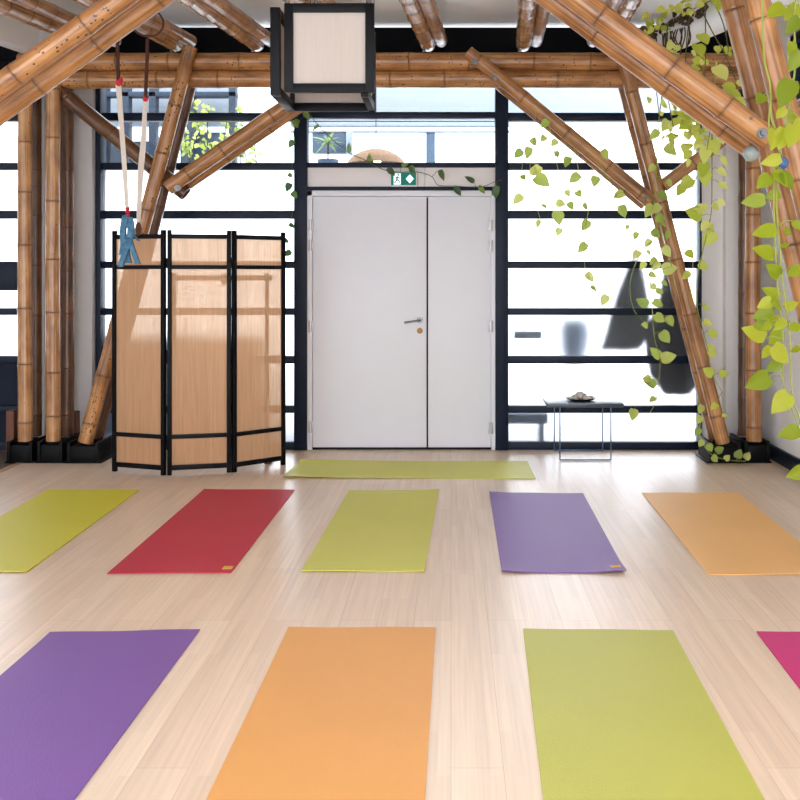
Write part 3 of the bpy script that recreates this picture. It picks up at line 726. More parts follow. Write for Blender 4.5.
# ================================================================== SIDE TABLE AND PLATE
Yt0, Yt1 = 7.43, 7.855
tb = thing('side_table', 'low side table with dark top and thin wire legs by the frosted window', 'table', (P(586, 0, 7.6).x, 7.64, 0))
zt_ = .435
xl, xr = P(547.5, 0, Yt0).x, P(624, 0, Yt0).x
bm = newbox((xl, Yt0, zt_ - .03), (xr, Yt1, zt_), .003); obj('table_top', bm, M['tabletop'], tb)
for Y in (7.435, 7.84):
    a, b = P(560, 0, 7.43).x, P(611, 0, 7.43).x
    bm = bmesh.new()
    q = [Vector((a, Y, zt_ - .02)), Vector((a, Y, .007)), Vector((b, Y, .007)), Vector((b, Y, zt_ - .02))]
    tube(bm, [q[0], q[1]], .0052, 8); tube(bm, [q[1], q[2]], .0052, 8); tube(bm, [q[2], q[3]], .0052, 8)
    obj('leg', bm, M['wire'], tb)
pc = P(581, 0, 7.6); pc.z = zt_
pt = thing('stone_plate', 'black plate of pale pebbles on the low side table', 'plate', tuple(pc))
bm = bmesh.new(); lathe(bm, pc, [(0, .0), (.07, .0), (.11, .014), (.118, .022), (.112, .022), (.07, .008), (0, .008)], 32, 1, .9); obj('plate', bm, M['plate'], pt)
rnd = random.Random(4)
peb = [(-.075, -.01, .026, .016), (-.045, -.04, .022, .016), (-.01, 0, .036, .034), (.03, -.03, .026, .02), (.02, .03, .03, .026), (.075, .0, .026, .016), (-.04, .035, .028, .02), (.055, -.045, .02, .014)]
for i, (x, y, r, hh) in enumerate(peb):
    bm = bmesh.new(); lump(bm, pc + Vector((x, y, .008 + hh)), r, r * .85, hh, i, .25)
    o = obj('pebble', bm, M['slate'] if i in (4,) else M['stone'], None, tuple(pc + Vector((x, y, .008))))
    tag(o, ['pale flat pebble at the left rim of the black plate', 'small pale pebble at the front left of the black plate', 'largest round pale pebble in the middle of the black plate', 'pale pebble right of the largest one on the plate',
            'teal grey pebble behind the largest one on the plate', 'pale pebble at the right rim of the black plate', 'pale pebble at the back left of the plate', 'small pale pebble at the front right of the plate'][i], 'pebble', 'pebbles on the black plate')

# ================================================================== YOGA MATS
def yoga_mat(label, quad, col, seed, lift=(0, 0, 0, 0), tagpos=None, mark=None):
    """quad = back-left, back-right, front-right, front-left on the floor"""
    BL, BR, FR, FL = [Vector((q.x * (1 - .0045), q.y * (1 - .0045), 0)) for q in quad]
    cen = (BL + BR + FR + FL) / 4
    nx, ny, th = 16, 40, .004
    bm = bmesh.new(); rnd = random.Random(seed)
    top = []; bot = []
    for j in range(ny + 1):
        tr, br_ = [], []
        for i in range(nx + 1):
            u, v = i / nx, j / ny
            p = (BL * (1 - u) + BR * u) * (1 - v) + (FL * (1 - u) + FR * u) * v
            z = .0006 + .0007 * (1 + noise.noise(Vector((u * 1.5 + seed, v * 5, seed)))) * (.3 + .7 * abs(2 * u - 1))
            z += .0012 * math.exp(-v * 18) * (1 + math.sin(u * 9 + seed)) + .0018 * math.exp(-(1 - v) * 14) * (1 + math.sin(u * 7 + seed * 2))
            for (cu, cv), l in zip(((0, 0), (1, 0), (1, 1), (0, 1)), lift):
                z += l * math.exp(-(((u - cu) * 6) ** 2 + ((v - cv) * 14) ** 2))
            br_.append(bm.verts.new(p + Vector((0, 0, z)))); tr.append(bm.verts.new(p + Vector((0, 0, z + th))))
        top.append(tr); bot.append(br_)
    for j in range(ny):
        for i in range(nx):
            bm.faces.new((top[j][i], top[j + 1][i], top[j + 1][i + 1], top[j][i + 1]))
            bm.faces.new((bot[j][i], bot[j][i + 1], bot[j + 1][i + 1], bot[j + 1][i]))
    topz = [[q.co.z for q in row] for row in top]
    per = [(0, i) for i in range(nx)] + [(j, nx) for j in range(ny)] + [(ny, i) for i in range(nx, 0, -1)] + [(j, 0) for j in range(ny, 0, -1)]
    for (a, b), (c, d_) in zip(per, per[1:] + per[:1]):
        bm.faces.new((top[a][b], top[c][d_], bot[c][d_], bot[a][b]))
    bmesh.ops.recalc_face_normals(bm, faces=bm.faces)
    key = 'mat_%s' % (col,).__str__()
    if key not in M: M[key] = mat_mat('yoga_mat_foam', rgb(*col))
    o = obj('yoga_mat', bm, M[key], None, tuple(cen)); tag(o, label, 'yoga mat', 'yoga mats on the floor')
    def patch(name, u0, u1, v0, v1, m):
        b = bmesh.new(); vs = []
        for (u, v) in ((u0, v0), (u1, v0), (u1, v1), (u0, v1)):
            p = (BL * (1 - u) + BR * u) * (1 - v) + (FL * (1 - u) + FR * u) * v
            vs.append(b.verts.new(p + Vector((0, 0, topz[min(ny, round(v * ny))][min(nx, round(u * nx))] + .0012))))
        f = b.faces.new(vs); r = bmesh.ops.extrude_face_region(b, geom=[f])
        for g in r['geom']:
            if isinstance(g, bmesh.types.BMVert): g.co.z -= .005
        bmesh.ops.recalc_face_normals(b, faces=b.faces)
        return obj(name, b, m, o)
    if tagpos: q = patch('sewn_label', *tagpos, M['mattag']); q['label'] = 'small yellow label in the front right corner'
    if mark: q = patch('printed_mark', *mark, M['matmark']); q['label'] = 'faint pale print near the back edge'
    return o
def ext(BL, BR, ref, L=1.74):
    d = ref.normalized() * L; return (BL, BR, BR + d, BL + d)
LIME, RED, PURPLE, ORANGE, PINK = (202, 204, 70), (198, 42, 70), (128, 90, 164), (250, 196, 124), (206, 50, 124)
BL, BR, FR = G(48, 489.5), G(139, 489.5), G(27, 571.5)
yoga_mat('lime yoga mat at the left edge, left of the red mat', (BL, BR, FR, FR + BL - BR), (214, 208, 52), 1)
yoga_mat('red yoga mat in front of the folding screen', (G(204, 489), G(294.5, 489.5), G(231, 572), G(107, 573)), RED, 2, tagpos=(.905, .985, .945, .972))
yoga_mat('lime yoga mat between the red and the purple mat in the middle row', (G(349, 490), G(439, 490), G(424.5, 571), G(301, 570.5)), (212, 210, 92), 3, (0, .008, 0, 0), mark=(.47, .72, .034, .044))
yoga_mat('purple yoga mat in the middle row in front of the low table', (G(489.5, 492.5), G(583, 493), G(626.5, 572.5), G(502, 572)), PURPLE, 4, (.008, 0, .012, .006), tagpos=(.89, .97, .945, .972))
BL, BR, FL = G(642, 492.5), G(738, 492.5), G(708.5, 574)
yoga_mat('orange yoga mat in the middle row at the right edge', (BL, BR, FL + BR - BL, FL), ORANGE, 5)
yoga_mat('lime yoga mat laid sideways in front of the white door', (G(300.5, 460.3), G(527.5, 461), G(536, 478.3), G(281.5, 477.3)), (212, 210, 92), 6, (.01, 0, 0, .012))
BL, BR = G(50, 632), G(200, 629)
yoga_mat('purple yoga mat in the front row at the left corner', ext(BL, BR, G(74, 799) - BR), PURPLE, 7)
BL, BR = G(288.5, 627), G(435.5, 627)
d8 = ((G(205, 799) - BL).normalized() + (G(426, 799) - BR).normalized())
yoga_mat('orange yoga mat in the front row between the purple and the lime mat', ext(BL, BR, d8), (230, 167, 95), 8)
BL, BR = G(523, 628.5), G(673, 630)
d9 = ((G(545, 799) - BL).normalized() + (G(763, 799) - BR).normalized())
yoga_mat('lime yoga mat in the front row beside the pink mat', ext(BL, BR, d9), (190, 191, 88), 9)
BL = G(756.5, 631); dd = (G(800, 688) - BL).normalized(); BR = BL + Vector((-dd.y, dd.x, 0)) * .6
yoga_mat('pink yoga mat whose corner shows at the right edge', ext(BL, BR, dd), PINK, 10)

# ================================================================== DUCT, BALLS, CABINET
YD = 6.05
t = thing('ventilation_pipe', 'thick white pipe under the ceiling at the top right, overgrown with plants', 'pipe', tuple(P(720, 32, YD)))
bm = bmesh.new(); tube(bm, smooth_path([P(626, 58, YD), P(660, 43, YD), P(720, 18, YD), P(760, 2, YD - .05), P(830, -20, YD - .1)], 6), .088, 24); obj('pipe', bm, M['duct'], t)
for x in (668, 742):
    y = 40 - (x - 668) * .43
    bm = bmesh.new(); a = P(x - 1.5, y, YD); b = P(x + 1.5, y - 1.3, YD); tube(bm, [a, b], .096, 24)
    obj('pipe_collar', bm, M['duct'], t)
def ball(label, x, y, Y, r, m, g):
    c = P(x, y, Y); t = thing('hanging_ball', label, 'ornament', tuple(c), g)
    bm = bmesh.new(); bmesh.ops.create_uvsphere(bm, u_segments=24, v_segments=16, radius=r, matrix=Matrix.Translation(c)); obj('ball', bm, m, t)
    bm = bmesh.new(); tube(bm, [c + Vector((0, 0, r * .95)), c + Vector((0, 0, r * 1.25))], r * .22, 10)
    tube(bm, [c + Vector((0, 0, r * 1.2)), c + Vector((.004, .004, r * 2.3))], .002, 6); obj('cap', bm, M['brass'], t)
ball('grey glass ball hanging below the thick right branch', 751, 153.5, 4.48, .037, M['glassball'], 'glass balls under the right branch')
ball('blue glass ball half hidden by leaves under the right branch', 782.5, 163, 4.3, .027, M['blueball'], 'glass balls under the right branch')
# shallow cabinet on the right wall
a_ = thing('wall_cabinet', 'shallow white wall cabinet on the right wall behind the leafy vine', 'cabinet', (XR, 7.05, 1.0))
def wz(y, Y): return P(0, y, Y).z
obj('body', newbox((XR - .045, 6.55, .93), (XR, 7.38, wz(254, 7.4)), .004), M['white'], a_)
o = obj('door', newbox((XR - .058, 6.57, .95), (XR - .044, 7.36, wz(256, 7.4)), .004), M['white'], a_)
obj('knob', (lambda b: (tube(b, [Vector((XR - .056, 6.64, 1.25)), Vector((XR - .078, 6.64, 1.25))], .012, 12), b)[1])(bmesh.new()), M['steel'], o)

# ================================================================== VINES
def leaf(bm, b, t, nrm, wr=.36, droop=.1, fold=.3):
    d = t - b; L = d.length
    if L < 1e-4: return
    d.normalize(); nrm = (nrm - d * nrm.dot(d))
    if nrm.length < 1e-3: nrm = frame_of(d)[0]
    nrm.normalize(); sd = d.cross(nrm).normalized()
    rows = []
    for s, w in ((0, .12), (.08, .62), (.2, .92), (.34, 1.0), (.5, .9), (.68, .66), (.84, .36), (1, 0)):
        hw = w * wr * L
        back = -.1 * L * (1 if s == .08 else 0) - (.05 * L if s == .2 else 0)
        c = b + d * (s * L) - nrm * (droop * L * s * s)
        if w == 0: rows.append([bm.verts.new(c)])
        else:
            side = d * back + nrm * (fold * hw * .6)
            rows.append([bm.verts.new(c - sd * hw + side), bm.verts.new(c - sd * hw * .5 + side * .4), bm.verts.new(c), bm.verts.new(c + sd * hw * .5 + side * .4), bm.verts.new(c + sd * hw + side)])
    for a, c in zip(rows, rows[1:]):
        for k in range(4):
            if len(c) == 1: bm.faces.new((a[k], a[k + 1], c[0]))
            else: bm.faces.new((a[k], a[k + 1], c[k + 1], c[k]))
def vine(label, stems, leaves, Y, m_leaf, m_stem, seed, sr=.004, jit=.05, group=None, wr=.36, extra=None, name='hanging_vine', petiole=True):
    """stems: list of pixel polylines (x,y[,Y]); leaves: (base x, base y, tip x, tip y)"""
    rnd = random.Random(seed)
    paths = []
    for st in stems:
        paths.append(smooth_path([P(q[0], q[1], q[2] if len(q) > 2 else Y) + Vector((0, rnd.uniform(-.01, .01), 0)) for q in st], 5))
    o0 = paths[0][0]
    t = thing(name, label, 'plant', tuple(o0), group)
    bs = bmesh.new()
    for p in paths: tube(bs, p, [sr * (1 - .45 * i / len(p)) for i in range(len(p))], 6)
    allp = [q for p in paths for q in p]
    bl = bmesh.new(); yl = None
    for lf in leaves:
        bx, by, tx, ty = lf[:4]
        # depth of the nearest stem point
        near = min(allp, key=lambda q: ((q.x * F / q.y + CX - bx) ** 2 + (CY - (q.z - H) * F / q.y - by) ** 2))
        Yl = near.y + rnd.uniform(-jit, jit * .4)
        b = P(bx, by, Yl); tp = P(tx, ty, Yl + rnd.uniform(-.6, .3) * jit)
        nr = Vector((rnd.uniform(-.5, .5), -1, rnd.uniform(-.1, .7)))
        leaf(bl, b, tp, nr, wr * rnd.uniform(.9, 1.15), rnd.uniform(.02, .14), rnd.uniform(.1, .5))
        if petiole and (near - b).length < .22:
            mid = (near + b) / 2 + Vector((0, 0, .012)); tube(bs, [near, mid, b], sr * .5, 5)
    if extra: extra(bl, rnd)
    obj('stem', bs, m_stem, t)
    obj('leaves', bl, m_leaf, t)
    return t

# ---- foreground vine at the right edge
YV = 3.6
fg = [(784, 6, 767, 16), (799, 6, 784, 20), (800, 18, 785, 34), (793, 42, 790, 58), (800, 52, 789, 72), (791, 80, 780, 108), (764, 95, 757, 103), (785, 108, 776, 119), (793, 112, 788, 124), (800, 118, 794, 130),
      (775, 130, 772, 150), (785, 128, 779, 150), (795, 126, 789, 147),
      (781, 158, 760, 164), (775, 171, 788, 187), (783, 172, 793, 190), (770, 176, 757, 188), (765, 199, 741, 203), (780, 193, 765, 198), (776, 229, 752, 234), (784, 230, 792, 234), (794, 221, 800, 230),
      (774, 256, 753, 247), (782, 246, 790, 244), (780, 276, 767, 264), (800, 268, 787, 276), (779, 298, 762, 287), (772, 300, 757, 308), (773, 310, 752, 318), (784, 308, 799, 302), (765, 338, 742, 327), (756, 322, 768, 331), (785, 320, 774, 330), (791, 324, 800, 332),
      (770, 322, 762, 330), (771, 347, 762, 358), (773, 346, 789, 364), (800, 347, 789, 352), (781, 361, 766, 372), (769, 376, 746, 388), (789, 394, 772, 413), (800, 430, 777, 436), (806, 470, 786, 477), (779, 172, 770, 180), (771, 300, 783, 311), (768, 318, 782, 326), (781, 330, 769, 345)]
vine('large leafed lime vine hanging in the right foreground', [[(762, -20), (763, 20), (765, 60), (770, 88), (769, 130), (774, 160), (774, 200), (776, 250), (778, 300), (782, 340), (784, 385), (792, 410), (797, 424)],
      [(798, -20), (794, 20), (796, 60), (790, 100), (782, 140), (777, 190), (779, 250), (784, 300), (790, 340), (793, 395), (800, 422), (808, 470)],
      [(770, 88), (771, 120), (778, 132), (785, 127)]], fg, YV, M['leaf'], M['stem'], 1, .0042, .07, 'hanging vines', .34)
# ---- yellow vine left of the right corner
mv = [(712, 138, 717, 155), (706, 146, 704, 164), (703, 162, 703, 178), (704, 170, 707, 187), (692, 178, 680, 190), (683, 185, 677, 196), (702, 216, 685, 210), (697, 212, 708, 203), (714, 232, 703, 246), (721, 157, 729, 166), (718, 169, 727, 176), (719, 183, 728, 189),
      (712, 204, 720, 210), (718, 200, 725, 206), (707, 224, 714, 231), (686, 251, 694, 258), (699, 263, 708, 269), (690, 272, 682, 279), (703, 306, 710, 310), (704, 321, 712, 325), (709, 331, 718, 337), (707, 348, 716, 348), (716, 354, 707, 353), (713, 375, 703, 368), (719, 374, 729, 373), (717, 404, 711, 410), (722, 415, 728, 416),
      (700, 140, 694, 150), (690, 150, 684, 160), (718, 132, 724, 144), (709, 222, 701, 230)]
vine('yellow leafed vine trailing in front of the white end wall', [[(716, 60, 6.0), (714, 100, 6.2), (709, 135, 6.5), (703, 165, 6.7), (692, 190), (691, 230), (693, 265), (690, 300)], [(712, 120, 6.4), (712, 180), (711, 215), (705, 240), (698, 275), (697, 305), (703, 330), (708, 350), (712, 372), (722, 392)]], mv, 6.9, M['leaf_yellow'], M['stem'], 2, .004, .06, 'hanging vines', .40)
# ---- vine winding down the leaning column
lv = [(665, 146, 677, 155), (667, 180, 672, 187), (659, 192, 668, 200), (653, 205, 645, 217), (658, 220, 666, 226), (652, 230, 660, 238), (668, 231, 667, 240), (663, 247, 671, 257), (656, 258, 650, 265), (639, 251, 633, 259), (647, 250, 651, 256), (662, 270, 678, 267), (649, 273, 657, 277), (651, 284, 657, 290), (656, 290, 664, 293), (648, 305, 636, 299), (653, 301, 664, 306),
      (655, 315, 665, 322), (668, 316, 673, 327), (648, 326, 641, 324), (661, 332, 670, 343), (660, 358, 650, 347), (661, 359, 677, 355), (655, 387, 643, 377), (655, 397, 649, 402), (634, 409, 632, 421), (655, 165, 648, 172), (660, 205, 652, 213), (663, 215, 655, 222), (651, 240, 644, 247), (659, 262, 652, 271), (662, 281, 668, 286), (645, 376, 651, 386), (645, 262, 640, 270), (658, 130, 650, 140), (668, 120, 662, 132)]
vine('green vine winding down the leaning bamboo column and dangling before the window', [[(668, 60, 6.1), (660, 110, 6.6), (657, 160, 7.1), (655, 200), (657, 240), (650, 275), (652, 310), (655, 340), (660, 358), (658, 385), (656, 402), (646, 416), (636, 410)], [(656, 235), (645, 250), (636, 262), (630, 285), (634, 310), (645, 322)], [(657, 200), (663, 240), (672, 268), (676, 300)]], lv, 7.2, M['leaf_mid'], M['stem'], 3, .004, .05, 'hanging vines', .38)
# ---- thin vines dangling from the right branch
hv = [(532, 138, 536, 146), (545, 136, 541, 142), (522, 150, 514, 158), (529, 147, 527, 159), (556, 151, 558, 158), (569, 157, 565, 167), (522, 175, 525, 180), (533, 175, 534, 165), (535, 177, 550, 186), (540, 166, 532, 176), (522, 195, 513, 204), (543, 204, 546, 209), (556, 202, 566, 205), (566, 190, 570, 197), (577, 191, 581, 197), (569, 202, 573, 210), (583, 204, 588, 210), (579, 174, 569, 183), (596, 176, 594, 187), (624, 193, 613, 198), (621, 205, 625, 218), (557, 211, 560, 225), (540, 220, 536, 228), (588, 220, 582, 231), (586, 243, 578, 253), (628, 225, 626, 230), (637, 232, 634, 240), (586, 273, 594, 282), (591, 286, 597, 291), (607, 295, 601, 306), (557, 140, 551, 146), (548, 120, 541, 128), (560, 228, 557, 236), (602, 150, 609, 160)]
vine('thin vine with small leaves dangling from the right diagonal branch before the frosted window', [[(536, 106), (534, 140), (530, 170), (535, 200), (541, 222)], [(548, 118), (556, 160), (563, 190), (560, 212)], [(575, 150), (580, 175), (590, 195), (586, 225), (584, 260), (590, 285), (604, 298)], [(600, 165), (612, 185), (622, 210), (632, 232)], [(536, 150), (524, 158), (520, 190)]], hv, 7.15, M['leaf_mid'], M['stem'], 4, .003, .06, 'hanging vines', .40)
# ---- vine over the door
dv = [(349, 152, 349, 142), (369, 163, 369, 153), (388, 168, 395, 176), (410, 166, 415, 175), (440, 170, 444, 181), (474, 182, 465, 176), (455, 187, 461, 196), (479, 186, 485, 194), (497, 186, 495, 199), (304, 112, 310, 120), (318, 126, 312, 130), (299, 120, 293, 128), (402, 166, 409, 163)]
vine('thin vine strung across the top of the white door beside the exit sign', [[(303, 104), (318, 125), (345, 150), (365, 160), (388, 171), (418, 172), (432, 177), (438, 185), (455, 186), (480, 187), (494, 182), (502, 180)]], dv, 7.82, M['leaf_dark'], M['stem_dark'], 5, .004, .03, 'hanging vines', .27)
# ---- vine on the mullion left of the door
wv_ = [(291, 112, 286, 118), (288, 174, 293, 177), (290, 183, 286, 192), (292, 192, 297, 198), (289, 224, 295, 228), (284, 239, 289, 243), (291, 251, 284, 256), (294, 120, 298, 128), (293, 140, 289, 148)]
vine('thin vine hanging down the dark mullion left of the door', [[(300, 108), (294, 130), (292, 170), (293, 200), (291, 228), (287, 240), (289, 256)]], wv_, 7.8, M['leaf_dark'], M['stem_dark'], 6, .003, .03, 'hanging vines', .36)
# ---- sprigs at the foot of the right column
bv = [(702, 405, 699, 414), (701, 416, 697, 424), (700, 428, 695, 436), (703, 440, 699, 447), (708, 444, 712, 452), (716, 452, 724, 447), (737, 458, 741, 449), (745, 459, 750, 452), (712, 456, 718, 462), (725, 460, 730, 455)]
vine('small leafy sprigs curling at the foot of the right bamboo column', [[(698, 398), (701, 415), (700, 432), (704, 446), (714, 456), (730, 460), (745, 461)]], bv, 7.25, M['leaf_mid'], M['stem'], 7, .004, .03, 'hanging vines', .42)
# ---- dense foliage over the pipe
def dense(bl, rnd):
    for (x0, x1, yf, n, sz, Y, spread) in ((648, 745, lambda x: 18 - (x - 660) * .42, 56, 7.5, 5.95, 10), (645, 700, lambda x: 70, 52, 7.5, 5.9, 26), (662, 704, lambda x: 115, 70, 8, 6.4, 32), (690, 740, lambda x: 62, 14, 8, 5.9, 24)):
        for k in range(n):
            x = rnd.uniform(x0, x1); y = yf(x) + rnd.gauss(0, spread * .55)
            a = rnd.uniform(0, 6.28) if rnd.random() < .4 else rnd.uniform(.6, 2.6)
            l = sz * rnd.uniform(.6, 1.25); Yl = Y + rnd.uniform(-.14, .1)
            b = P(x, y, Yl); t = P(x + math.cos(a) * l, y + math.sin(a) * l, Yl + rnd.uniform(-.06, .05))
            leaf(bl, b, t, Vector((rnd.uniform(-.8, .8), -1, rnd.uniform(-.3, 1))), .38, .08, .3)
    for (bx, by, tx, ty) in ((716, 66, 727, 80), (735, 92, 722, 85), (740, 100, 726, 93), (745, 108, 734, 98), (697, 44, 702, 56), (700, 34, 708, 44)):
        leaf(bl, P(bx, by, 5.6), P(tx, ty, 5.55), Vector((.2, -1, .3)), .46, .05, .2)
ds = [[(640, 45, 5.95), (665, 24, 5.93), (700, 6, 5.93), (730, -8, 5.9), (750, -20, 5.9)], [(700, 8, 5.93), (712, 30, 5.9), (725, 55, 5.9), (735, 78, 5.9), (742, 90, 5.9)], [(712, 0, 5.93), (722, 20, 5.88), (728, 50, 5.88), (723, 62, 5.9)], [(668, 22, 5.93), (664, 60, 5.9), (668, 100, 6.2), (676, 140, 6.4)], [(690, 12, 5.93), (686, 60, 5.9), (690, 110, 6.3), (686, 150, 6.5)], [(705, 5, 5.9), (706, 50, 5.9), (704, 90, 5.9)], [(650, 34, 5.93), (655, 80, 5.9), (660, 120, 6.2)]]
tp = vine('dense bushy pothos spilling over the white pipe at the top right', ds, [], 5.95, M['leaf_yellow'], M['stem_dark'], 8, .004, .05, 'hanging vines', extra=dense)
bm = bmesh.new(); rnd = random.Random(5)
for k in range(46):
    x = rnd.uniform(641, 705); y = 31 - (x - 655) * .42 + rnd.gauss(0, 3.5)
    lump(bm, P(x, y, 5.97 + rnd.uniform(-.04, .04)), rnd.uniform(.01, .03), .02, rnd.uniform(.01, .022), k, .7, 2)
for k in range(30):
    x = rnd.uniform(642, 690); y = 36 - (x - 655) * .3
    tube(bm, smooth_path([P(x, y, 5.93), P(x + rnd.uniform(-3, 3), y + 10, 5.92), P(x + rnd.uniform(-5, 5), y + rnd.uniform(14, 30), 5.93)], 3), .004, 5)
obj('root_mat', bm, M['bark'], tp)

# ================================================================== OUTSIDE
struct('ground_outside', newbox((-9, YW + .13, -.2), (6, 16, -.02)), M['outground'], 'pale paving outside beyond the windows', 'ground', (0, 10, 0))
YO = 9.6
bd = thing('outside_building', 'dark blue steel and glass facade outside the upper left window', 'building', (P(160, 0, YO).x, YO, 0))
def orect(bm, x0, x1, y0, y1, Y, th=.12):
    a, b = P(x0, y1, Y), P(x1, y0, Y); box(bm, (a.x, Y, a.z), (b.x, Y + th, b.z), .004)
bm = bmesh.new()
for x in (103, 125, 152, 190, 232): orect(bm, x - 3.5, x + 3.5, 76, 170, YO)
for y in (94, 117): orect(bm, 100, 236, y - 2.5, y + 2.5, YO)
obj('steel_grid', bm, M['outdark'], bd)
for a, b_, y in ((100, 152, 141), (180, 225, 132)):
    bm = bmesh.new(); orect(bm, a, b_, y, 176, YO + .14, .15); obj('lower_cladding', bm, M['outgrey'], bd)
bm = bmesh.new(); orect(bm, 100, 236, 70, 126, YO + .35, .1); obj('pale_wall', bm, M['outpale'], bd)
bd2 = thing('outside_gallery', 'pale gallery structure with blue grey post seen through the fanlight', 'building', (P(400, 0, 10.4).x, 10.4, 0))
bm = bmesh.new(); orect(bm, 290, 510, 122, 126, 10.4); orect(bm, 290, 510, 130, 132, 10.4); orect(bm, 290, 720, 76, 121, 10.4); obj('rail', bm, M['outpale'], bd2)
bm = bmesh.new(); orect(bm, 426, 435, 132, 168, 10.42); obj('post', bm, M['outgrey'], bd2)
bm = bmesh.new(); orect(bm, 312, 348, 133, 153, 10.42); obj('cladding_panel', bm, M['outgrey'], bd2)
bm = bmesh.new(); orect(bm, 346, 352, 131, 154, 10.3); obj('post', bm, M['outpale'], bd2)
# rattan lampshade glowing beyond the fanlight
YQ = 8.9; c = P(376, 163, YQ)
lp = thing('rattan_lamp', 'wide domed rattan lampshade glowing beyond the fanlight', 'lamp', tuple(c))
bm = bmesh.new(); R = (405 - 347) / 2 * YQ / F
lathe(bm, c, [(R, -.01), (R * .93, .03), (R * .76, .07), (R * .5, .105), (R * .25, .125), (.03, .13), (.03, .122), (R * .25, .115), (R * .5, .095), (R * .76, .06), (R * .92, .022), (R * .98, -.01), (R, -.01)], 40); obj('shade', bm, M['wicker'], lp)
bm = bmesh.new(); bmesh.ops.create_uvsphere(bm, u_segments=16, v_segments=12, radius=.035, matrix=Matrix.Translation(c + Vector((.02, -.1, .012)))); obj('bulb', bm, M['bulb'], lp)
bm = bmesh.new(); tube(bm, [c + Vector((0, 0, .12)), c + Vector((0, 0, 1.3))], .004, 6); obj('flex', bm, M['black'], lp)
struct('ledge_outside', newbox((P(306, 0, 8.9).x, 8.62, -.02), (P(498, 0, 8.9).x, 9.5, P(328, 164, 9.2).z - .061)), M['outpale'], 'pale block outside carrying the potted palm behind the door', 'ledge', (-.5, 9, 0))
bm = bmesh.new(); box(bm, (P(40, 0, 8.7).x, 8.6, -.02), (P(262, 0, 8.7).x, 8.9, P(0, 338, 8.6).z), .01)  # added block keeps window light off the lower part of the screen
struct('shade_block_outside', bm, M['outdark'], 'low dark block added outside, shading the lower folding screen', 'wall', (-2.5, 8.7, 0))
# potted palm outside the fanlight
c = P(328, 164, 9.2)
pp = thing('potted_palm', 'small pale leafed potted palm outside the left of the fanlight', 'plant', tuple(c))
bm = bmesh.new(); lathe(bm, c + Vector((0, 0, -.06)), [(0, 0), (.07, 0), (.1, .08), (.105, .1), (.09, .1), (0, .09)], 20); obj('pot', bm, M['terracotta'], pp)
bm = bmesh.new(); tube(bm, [c, c + Vector((.0, 0, .22))], .008, 8); obj('trunk', bm, M['bark'], pp)
bm = bmesh.new(); rnd = random.Random(3); top = c + Vector((0, 0, .2))
for k in range(16):
    a = rnd.uniform(0, 6.28); l = rnd.uniform(.12, .2)
    leaf(bm, top, top + Vector((math.cos(a) * l, math.sin(a) * l * .6, rnd.uniform(-.1, .14))), Vector((0, -.3, 1)), .13, .3, .2)
obj('fronds', bm, M['leaf_dark'], pp)
# shrub outside upper left window
t = thing('climbing_shrub', 'pale yellow green climber outside the upper left window', 'plant', tuple(P(215, 170, 8.9)))
bs = bmesh.new(); bl = bmesh.new(); rnd = random.Random(9)
for k in range(9):
    x = 186 + k * 9; pth = smooth_path([P(x, 172, 8.9) if k % 3 else Vector((P(x, 172, 8.9).x, 8.95, -.02)), P(x, 170, 8.9), P(x + rnd.uniform(-6, 6), 145, 8.9), P(x + rnd.uniform(-10, 10), rnd.uniform(96, 130), 8.95)], 6)
    tube(bs, pth, .006, 5)
    for q in pth[1:]:
        if q.z < 2.3: continue
        for j in range(3):
            if rnd.random() < .62:
                b = q + Vector((rnd.gauss(0, .03), rnd.gauss(0, .03), rnd.gauss(0, .02))); a = rnd.uniform(0, 6.28); l = rnd.uniform(.03, .06)
                leaf(bl, b, b + Vector((math.cos(a) * l, rnd.uniform(-.03, .03), math.sin(a) * l)), Vector((rnd.uniform(-.5, .5), -1, .4)), .36)
obj('stem', bs, M['stem_dark'], t); obj('leaves', bl, M['leaf_mid'], t)
# blurred dark shapes right behind the frosted right window
def loft(name, label, rows, Y, depth, m, cat, group=None):
    bm = bmesh.new(); rings = []; n = 20
    for (y, a, b) in rows:
        p = P((a + b) / 2, y, Y); hw = (b - a) / 2 * Y / F
        rings.append([bm.verts.new(p + Vector((hw * math.cos(2 * math.pi * k / n), depth * math.sin(2 * math.pi * k / n) * (.7 + .3 * math.sin(k * 1.7)), 0))) for k in range(n)])
    for a, b in zip(rings, rings[1:]):
        for k in range(n): bm.faces.new((a[k], a[(k + 1) % n], b[(k + 1) % n], b[k]))
    bm.faces.new(rings[0]); bm.faces.new(rings[-1]); bmesh.ops.recalc_face_normals(bm, faces=bm.faces)
    o = obj(name, bm, m, None, tuple(P((rows[-1][1] + rows[-1][2]) / 2, rows[-1][0], Y))); tag(o, label, cat, group); return o
g = 'blurred shapes behind the frosted right window'
loft('hanging_coat', 'tall dark blurred shape behind the frosted glass left of the leaning column', [(258, 629, 638), (270, 625, 644), (290, 617, 648), (315, 609, 652), (338, 603, 650), (350, 599, 640)], 8.34, .09, M['coat'], 'coat', g)
loft('hanging_coat', 'wide dark blurred shape behind the frosted glass beneath the leaning column', [(268, 664, 676), (300, 658, 692), (325, 650, 704), (350, 645, 708), (375, 650, 706), (394, 664, 690)], 8.2, .09, M['coat'], 'coat', g)
loft('hanging_coat', 'soft grey blue blurred shape behind the frosted glass above the low table', [(316, 560, 588), (330, 556, 594), (352, 558, 590), (366, 566, 582)], 9.0, .09, M['coatblue'], 'coat', g)
bm = bmesh.new(); orect(bm, 514, 542, 331, 339, 8.08, .1)
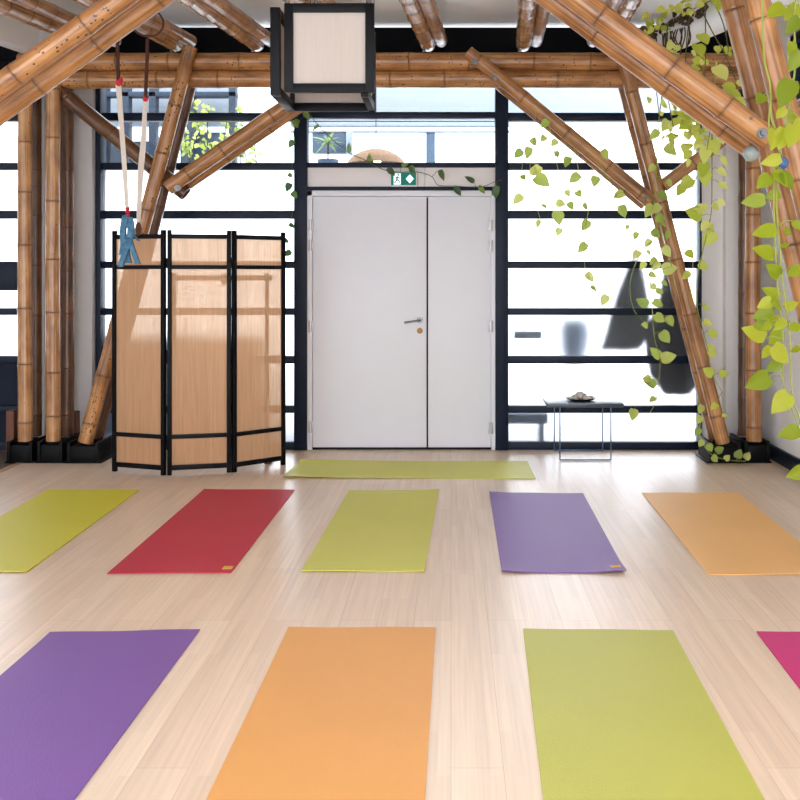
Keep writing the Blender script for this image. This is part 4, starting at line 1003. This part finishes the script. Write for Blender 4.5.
tag(obj('wall_shelf', bm, M['coatblue'], None, tuple(P(528, 339, 8.08))), 'small blurred blue grey bar behind the frosted glass right of the door', 'shelf')
bm = bmesh.new(); orect(bm, 500, 548, 414, 424, 8.1, .2); orect(bm, 504, 508, 423, 448.3, 8.1, .2); orect(bm, 540, 544, 423, 448.3, 8.1, .2)
tag(obj('bench', bm, M['coatblue'], None, tuple(P(524, 428, 8.1))), 'low blurred grey shape behind the frosted glass left of the table legs', 'bench')

# ================================================================== LIGHT, CAMERA
w = bpy.data.worlds.new('sky'); S.world = w; w.use_nodes = True; nt = w.node_tree; nt.nodes.clear()
out = nt.nodes.new('ShaderNodeOutputWorld'); bg = nt.nodes.new('ShaderNodeBackground')
tc = nt.nodes.new('ShaderNodeTexCoord'); sx = nt.nodes.new('ShaderNodeSeparateXYZ'); nt.links.new(tc.outputs['Generated'], sx.inputs[0])
# hazy bright sky, even all round; the open rear lets it fill the room
mr = nt.nodes.new('ShaderNodeMapRange'); mr.inputs['From Min'].default_value = .15; mr.inputs['From Max'].default_value = -.6
mr.inputs['To Min'].default_value = 4.5; mr.inputs['To Max'].default_value = 4.5
nt.links.new(sx.outputs['Y'], mr.inputs['Value'])
bg.inputs['Color'].default_value = (.92, .965, 1.04, 1)
nt.links.new(mr.outputs['Result'], bg.inputs['Strength']); nt.links.new(bg.outputs[0], out.inputs[0])

cam = bpy.data.cameras.new('camera'); co = bpy.data.objects.new('camera', cam); C.objects.link(co)
co.location = (0, 0, H); co.rotation_euler = (math.pi / 2, 0, 0)
cam.sensor_width = 36; cam.lens = F / 800 * 36; cam.shift_x = (400 - CX) / 800; cam.shift_y = -(400 - CY) / 800
cam.clip_start = .05
S.camera = co
S.view_settings.view_transform = 'Standard'; S.view_settings.look = 'None'; S.view_settings.gamma = 1; S.view_settings.use_curve_mapping = False
S.view_settings.exposure = 0.16
S.cycles.use_denoising = True
S.cycles.max_bounces = 10; S.cycles.diffuse_bounces = 5; S.cycles.transmission_bounces = 8; S.cycles.transparent_max_bounces = 16
S.cycles.sample_clamp_indirect = 8
for o in list(S.objects):
    if '_w' in o: del o['_w']
